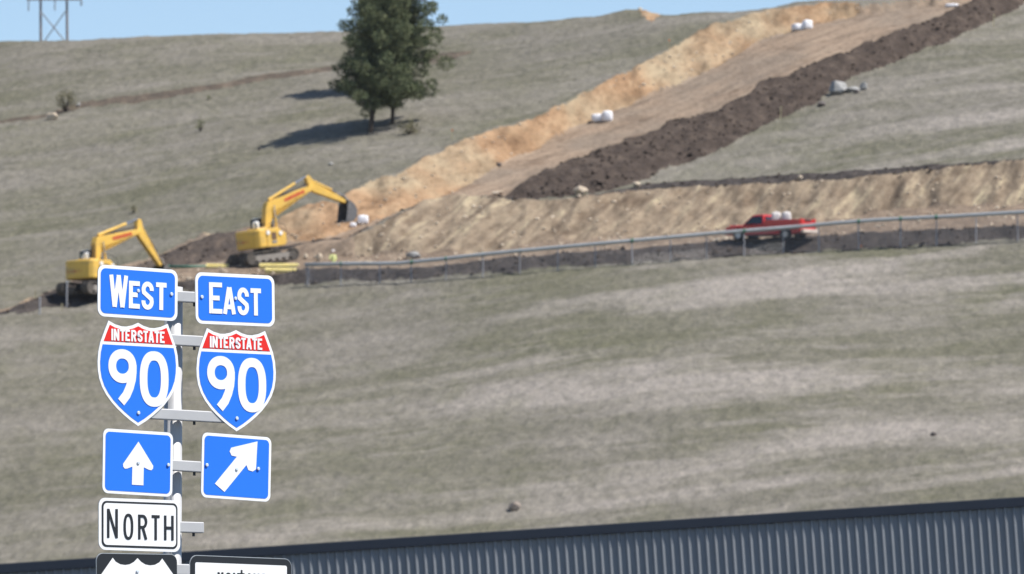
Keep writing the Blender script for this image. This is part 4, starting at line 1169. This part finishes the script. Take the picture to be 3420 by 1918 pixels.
# ------------------------------------------------------------------ pines
def foliage_mat(name, c1, c2, c3):
    t = NT(name)
    n = t.noise((1.3, 1.3, 1.3), 0, 3, .6); f = t.noise((9, 9, 9), 0, 2, .6)
    c = t.ramp(n, [(.3, c1), (.5, c2), (.72, c3)])
    c = t.mix(.6, c, t.ramp(f, [(.3, (.6, .6, .6)), (.7, (1.35, 1.35, 1.3))]), 'MULTIPLY')
    return t.fin(c, .75, .15)
M['needles'] = foliage_mat('pine_needles', (.075, .096, .052), (.118, .140, .072), (.185, .192, .108))
M['bark'] = plain('pine_bark', (.060, .048, .040), .9, .1, var=.3, sc=6)
M['shrub_g'] = foliage_mat('green_shrub', (.085, .105, .035), (.14, .16, .055), (.20, .20, .085))
M['shrub_b'] = foliage_mat('brown_shrub', (.11, .105, .058), (.17, .155, .085), (.24, .21, .13))
def sprays(clumps, n_per, size, seed, droop=.0):
    """needle sprays: small bent blades scattered through every clump's volume"""
    r = np.random.default_rng(seed)
    vs, fs = [], []
    for (cx, cy, cz, rx, rz) in clumps:
        n = int(n_per * (rx / .6) ** 1.6)
        d = r.normal(size=(n, 3)); d /= np.linalg.norm(d, axis=1)[:, None]
        k = r.uniform(.25, 1.0, n) ** .6
        P = np.array([cx, cy, cz]) + d * k[:, None] * np.array([rx, rx, rz])
        ax = d + r.normal(size=(n, 3)) * .6 + np.array([0, 0, .35 - droop]); ax /= np.linalg.norm(ax, axis=1)[:, None]
        sd_ = np.cross(ax, r.normal(size=(n, 3))); sd_ /= np.linalg.norm(sd_, axis=1)[:, None]
        L_ = size * r.uniform(.6, 1.3, n)[:, None]; W_ = L_ * .17
        b = len(vs) // 1
        a0 = P - sd_ * W_ * .4; a1 = P + sd_ * W_ * .4
        m0 = P + ax * L_ * .6 - sd_ * W_; m1 = P + ax * L_ * .6 + sd_ * W_; tp = P + ax * L_
        for i in range(n):
            q = len(vs)
            vs.extend([a0[i], a1[i], m1[i], tp[i], m0[i]])
            fs.append((q, q + 1, q + 2, q + 3, q + 4))
    return vs, fs
def fast_mesh(name, vs, fs, mat, parent):
    v = np.asarray(vs, np.float32); k = len(fs[0]); f = np.asarray(fs, np.int32)
    me = bpy.data.meshes.new(name)
    me.vertices.add(len(v)); me.vertices.foreach_set('co', v.ravel())
    me.loops.add(f.size); me.loops.foreach_set('vertex_index', f.ravel())
    me.polygons.add(len(f)); me.polygons.foreach_set('loop_start', np.arange(len(f), dtype=np.int32) * k); me.polygons.foreach_set('loop_total', np.full(len(f), k, np.int32))
    me.update()
    return link(name, me, mat, parent)
def pine(label, base, H, prof, seed, nlimb, lean=(0, 0), clear=1.2, trunk_r=.2, n_per=250, bias=0.0, per=3):
    """prof: list of (height fraction, crown radius)"""
    r = random.Random(seed)
    o = thing('pine_tree', label, 'tree', 'pines on the hillside', Matrix.Translation(base))
    tr = MB(); pts = []; rad = []
    for k in range(8):
        t = k / 7; pts.append((lean[0] * t + .12 * math.sin(t * 5 + seed), lean[1] * t + .1 * math.cos(t * 4 + seed) - .1, -.3 + (H + .1) * t)); rad.append(trunk_r * (1 - t) ** .8 + .02)
    tr.tube(pts, rad, 10)
    def tp(z):
        t = max(0, min(1, z / H)) * 7; i = min(6, int(t)); f_ = t - i
        return [pts[i][q] + (pts[i + 1][q] - pts[i][q]) * f_ for q in range(3)]
    cl = []; lm = MB()
    for i in range(nlimb):
        z = clear + (H - clear) * ((i + r.random()) / nlimb)
        rad_ = np.interp(z / H, [p[0] for p in prof], [p[1] for p in prof])
        a = i * 2.399 + r.uniform(-.5, .5)
        L_ = rad_ * r.uniform(.74, 1.02) * (1 + bias * math.cos(a))
        b = tp(z * .97); rise = r.uniform(-.06, .30) * L_ + (z / H - .25) * .5
        e = (b[0] + L_ * math.cos(a), b[1] + L_ * math.sin(a), z + rise)
        mid = (b[0] + L_ * .5 * math.cos(a + .1), b[1] + L_ * .5 * math.sin(a + .1), z + rise * .35 - .05)
        lm.tube([b, mid, e], [.055, .035, .012], 6)
        for k in range(per + (1 if L_ > 1.8 else 0)):
            t = 1 - k * r.uniform(.28, .40)
            q = [b[j] + (e[j] - b[j]) * t + r.uniform(-.28, .28) for j in range(3)]
            rr = r.uniform(.42, .78) * (1.0 if L_ > 1 else .8)
            cl.append((q[0], q[1], q[2], rr, rr * r.uniform(.55, .8)))
    t_ = tr.build('trunk', M['bark'], o, smooth=False)
    lm.build('limb', M['bark'], t_)
    vs, fs = sprays(cl, n_per, .21, seed)
    fast_mesh('crown', vs, fs, M['needles'], o)
    return o
gA, gB, gC = at(934 * Q, 333 * Q), at(985 * Q, 312 * Q), at(955 * Q, 226 * Q)
pA = [(0, 3.0), (.13, 3.3), (.30, 3.3), (.55, 2.9), (.78, 2.3), (.93, 1.4), (1, .5)]
pine('tall dark pine with the nearest trunk, left of the pair of trunks', gA, 10.7, pA, 5, 58, lean=(.9, .3), clear=2.1, trunk_r=.19, bias=-.05)
pB = [(0, 3.1), (.12, 3.5), (.30, 3.6), (.50, 3.4), (.72, 2.8), (.9, 1.8), (1, .5)]
pine('pine with the thinner right hand trunk and drooping right crown', gB, 10.6, pB, 9, 54, lean=(1.0, .2), clear=1.95, trunk_r=.14, bias=.04)
pine('pine standing farther up behind the pair, seen only through their crowns', gC, 10.0, [(0, 1.0), (.15, 2.6), (.5, 2.6), (.8, 1.7), (1, .3)], 15, 34, clear=1.0, trunk_r=.16)

def shrub(label, X, Y, w_, h_, mat, seed, n=9, group='shrubs on the hillside', name='shrub'):
    g = at(X * Q, Y * Q); r = random.Random(seed)
    o = thing(name, label, 'shrub', group, Matrix.Translation(g))
    st = MB(); cl = []
    for i in range(n):
        a = r.uniform(0, 6.28); d = r.uniform(0, .8) * w_ / 2; z = r.uniform(.25, .95) * h_ * (1 - .45 * d / (w_ / 2))
        e = (d * math.cos(a), d * math.sin(a), z)
        st.tube([(0, 0, -.1), (e[0] * .5, e[1] * .5, z * .55), e], [.035, .022, .008], 6)
        cl.append((e[0], e[1], z, w_ * .17, w_ * .17))
    st.build('stem', M['bark'], o)
    vs, fs = sprays(cl, 95, .16, seed)
    fast_mesh('foliage', vs, fs, mat, o)
    return o
shrub('small green sapling alone on the slope left of the pines', 504, 331, .85, 1.45, M['shrub_g'], 1, 12)
shrub('brownish bush behind the pale boulder on the old track', 163, 282, 1.9, 2.2, M['shrub_b'], 2, 18)
shrub('low grey green bush at the foot of the right pine', 1030, 338, 1.9, 1.0, M['shrub_b'], 3, 14)
shrub('tiny green bush at the edge of the old track', 524, 252, .5, .45, M['shrub_g'], 4, 6)
shrub('dark low clump of brush above the left excavator', 338, 536, .8, .5, M['shrub_b'], 6, 8)

# ------------------------------------------------------------------ rocks
M['rock_g'] = plain('grey_rock', (.30, .295, .285), .85, .2, var=.25, sc=2.5, dirt=(.16, .15, .14))
M['rock_t'] = plain('tan_rock', (.46, .38, .29), .85, .2, var=.2, sc=2.5)
M['rock_b'] = plain('brown_rock', (.24, .20, .17), .85, .2, var=.25, sc=2.5)
M['rock_d'] = plain('dark_rock', (.12, .105, .10), .9, .1, var=.25, sc=3)
def rock(label, X, Y, size, mat, seed, rot=0, name='boulder', cat='rock'):
    g = at(X * Q, Y * Q)
    bm = bmesh.new(); r = random.Random(seed)
    pts = []
    for _ in range(26):
        v = Vector((r.gauss(0, 1), r.gauss(0, 1), r.gauss(0, 1))).normalized()
        pts.append(bm.verts.new((v.x * size[0] / 2 * r.uniform(.8, 1.1), v.y * size[1] / 2 * r.uniform(.8, 1.1), (v.z * .55 + .38) * size[2] * r.uniform(.85, 1.1))))
    bmesh.ops.convex_hull(bm, input=pts)
    for v in [v for v in bm.verts if not v.link_faces]: bm.verts.remove(v)
    me = bpy.data.meshes.new(name); bm.to_mesh(me); bm.free()
    o = link(name, me, mat)
    o.location = g; o.rotation_euler = (0, 0, rot)
    bv = o.modifiers.new('bevel', 'BEVEL'); bv.width = .03; bv.segments = 2
    return tag(o, label, cat, 'rocks on the hillside')
rock('largest grey boulder at the foot of the dark berm', 2108, 237, (1.7, 1.3, 1.25), M['rock_g'], 1)
rock('flat grey slab leaning right of the largest boulder', 2142, 232, (1.5, .8, .5), M['rock_g'], 2)
rock('pale round stone right of the grey slab', 2174, 226, (.75, .7, .62), M['rock_g'], 3)
rock('dark clod under the pale round stone', 2155, 234, (.5, .5, .3), M['rock_d'], 4)
rock('small grey brown rocks left below the largest boulder', 2066, 268, (.75, .6, .42), M['rock_d'], 5)
rock('tan boulder on the tip of the dark berm', 1461, 488, (1.15, .9, .62), M['rock_t'], 6)
rock('small tan stone under the tan boulder', 1456, 498, (.4, .4, .3), M['rock_t'], 7)
rock('low tan rock on the dirt road left of the berm tip', 1250, 491, (1.0, .7, .42), M['rock_t'], 8)
rock('pinkish stone where the berm meets the dark soil edge', 1602, 470, (.75, .6, .4), M['rock_t'], 9)
rock('tan stone on the dark soil edge of the tan bank', 2012, 452, (.5, .5, .32), M['rock_t'], 10)
rock('lone brown rock in the grass above the metal building', 1294, 1284, (.80, .75, .58), M['rock_b'], 11)
rock('small dark clod in the grass at the right', 2348, 1096, (.38, .4, .25), M['rock_d'], 12)
rock('pale tan boulder by the brownish bush on the old track', 130, 303, (1.15, .9, .75), M['rock_t'], 13)
rock('small pale stone on the old track right of the bush', 197, 268, (.42, .4, .35), M['rock_g'], 14)
rock('small grey stone in the grass below the pine shadow', 832, 415, (.45, .4, .22), M['rock_g'], 15)
rock('pale lump of rock left of the worker', 802, 658, (.55, .5, .72), M['rock_t'], 16)
rock('small pale rock right of the excavator track', 769, 652, (.4, .4, .45), M['rock_t'], 17)
rock('pinkish grey rubble lump behind the fence', 1040, 650, (1.2, .9, .55), M['rock_g'], 18)
rock('dark clod on the dirt road near its start', 1207, 545, (.5, .5, .3), M['rock_d'], 19) if False else None
rock('dark clod on the upper edge of the dirt road', 1255, 418, (.55, .5, .3), M['rock_d'], 20)
rock('small dark rock in the grass left of the pine shadow tip', 652, 378, (.3, .3, .2), M['rock_d'], 21)
rock('pale stone beside the pickup front wheel', 1806, 608, (.5, .5, .3), M['rock_t'], 22)
# loose clods on the dark soil: nobody could count them
cl = MB(); r = random.Random(3)
cnt = 0
berm_ids = np.argwhere((ZONE == 6) | (ZONE == 1) | (ZONE == 5) | (ZONE == 4))
for _ in range(1500):
    j, i = berm_ids[r.randrange(len(berm_ids))]
    if abs(xs[i]) > 44: continue
    s_ = r.uniform(.04, .13) * (1.7 if r.random() < .07 else 1)
    cl.blob((xs[i] + r.uniform(-.1, .1), ys[j] + r.uniform(-.15, .15), Z[j, i] + s_ * .25), (s_ * r.uniform(.8, 1.4), s_, s_ * r.uniform(.6, 1)), 1, .35, r.randrange(999))
tag(cl.build('soil_clods', M['soil_brown'], None, fix=False), 'loose dark clods strewn over the topsoil berm and strip', kind='stuff')
cl = MB()
bank_ids = np.argwhere((ZONE == 8) | (ZONE == 3) | (ZONE == 2))
for _ in range(650):
    j, i = bank_ids[r.randrange(len(bank_ids))]
    if abs(xs[i]) > 44: continue
    s_ = r.uniform(.04, .15)
    cl.blob((xs[i], ys[j], Z[j, i] + s_ * .3), (s_ * r.uniform(.8, 1.5), s_, s_ * .8), 1, .3, r.randrange(999))
tag(cl.build('bank_stones', M['rock_t'], None, fix=False), 'small tan stones strewn over the cut banks', kind='stuff')

# ------------------------------------------------------------------ survey stakes
M['stake'] = plain('weathered_stake', (.42, .36, .22), .8, .2, var=.1)
M['orange'] = plain('orange_tape', (.55, .20, .09), .6, .3)
def stake(label, X, Y, h, mat=None):
    g = at(X * Q, Y * Q)
    o = thing('survey_stake', label, 'stake', 'survey stakes on the hill', Matrix.Translation(g))
    MB().box((0, 0, h / 2 - .1), (.075, .04, h + .2), Matrix.Rotation(.05, 3, 'Y')).build('lath', M['stake'], o)
    MB().box((.02, -.005, h * .88), (.11, .06, .16)).build('flagging', mat or M['stake'], o)
stake('wooden stake at the foot of the dark berm, upper right corner', 2500, 68, 1.0)
stake('wooden stake where the grass meets the dark berm, mid right', 1964, 300, .95)
stake('orange topped stake in the grass above the orange bank', 1683, 124, .8, M['orange'])
stake('pinkish stake in the grass at the edge of the orange bank below the pines', 1137, 350, .75, M['orange'])
stake('short stake at the left tip of the dark soil heap', 88, 752, .55)
stake('pale stake in the grass below the dark soil heap', 155, 783, .5)
stake('small orange marker on the dark soil strip right of the pickup', 2166, 630, .32, M['orange'])

# ------------------------------------------------------------------ power line pole behind the crest
M['polewood'] = plain('grey_pole_wood', (.21, .185, .18), .85, .2, var=.15, sc=.6)
M['insul'] = plain('grey_insulator', (.22, .25, .29), .4, .4)
PD = 850.0
g = at_depth(181, 137, PD); bz = gz(g.x, g.y)
tw = thing('power_pole', 'twin wooden power pole with cross bracing on the skyline, top left', 'power pole', None, Matrix.Translation((g.x, g.y, bz)))
def T(X, Y): return at_depth(X, Y, PD) - Vector((g.x, g.y, bz))
for xa, xb in ((135, 138), (222, 227)):
    b = T(xb, 137); b.z = -1
    MB().tube([b, T(xa, -95)], [.19, .14], 10).build('pole', M['polewood'], tw)
for a, b in (((142, 46), (216, 137)), ((218, 40), (150, 137))):
    A, B_ = T(*a), T(*b); A.y -= .2; B_.y -= .2
    B2 = B_ + (B_ - A) * .12
    MB().tube([A, B2], .07, 8).build('brace', M['polewood'], tw)
arm = T(181, -1)
MB().box((arm.x, -.25, arm.z), ((T(277, 0) - T(92, 0)).x, .22, .24)).build('cross_arm', M['polewood'], tw)
for X in (96, 184, 272):
    a, b = T(X, 3), T(X, 38 if X == 96 else (28 if X == 184 else 12) + 8)
    mb = MB()
    n = 7
    for k in range(n):
        z = a.z + (b.z - a.z) * (k + .5) / n
        mb.tube([(a.x, -.25, z + .06), (a.x, -.25, z - .06)], [.06, .15], 10)
    mb.tube([(a.x, -.25, a.z), (a.x, -.25, b.z)], .035, 6)
    mb.build('insulator', M['insul'], tw)

# ------------------------------------------------------------------ thin air haze over the valley
hz = bpy.data.materials.new('haze_air'); hz.use_nodes = True
hz.node_tree.nodes.clear()
ho = hz.node_tree.nodes.new('ShaderNodeOutputMaterial'); hv = hz.node_tree.nodes.new('ShaderNodeVolumePrincipled')
hv.inputs['Color'].default_value = (.86, .91, 1.0, 1); hv.inputs['Density'].default_value = .00003; hv.inputs['Anisotropy'].default_value = .2
hz.node_tree.links.new(hv.outputs[0], ho.inputs['Volume'])
z0, z1 = float(Z.min()) - 1.0, float(Z.max()) + 30.0
tag(MB().box((0, 790, (z0 + z1) / 2), (1820, 1840, z1 - z0)).build('haze', hz), 'thin pale haze in the air over the hillside', kind='stuff')
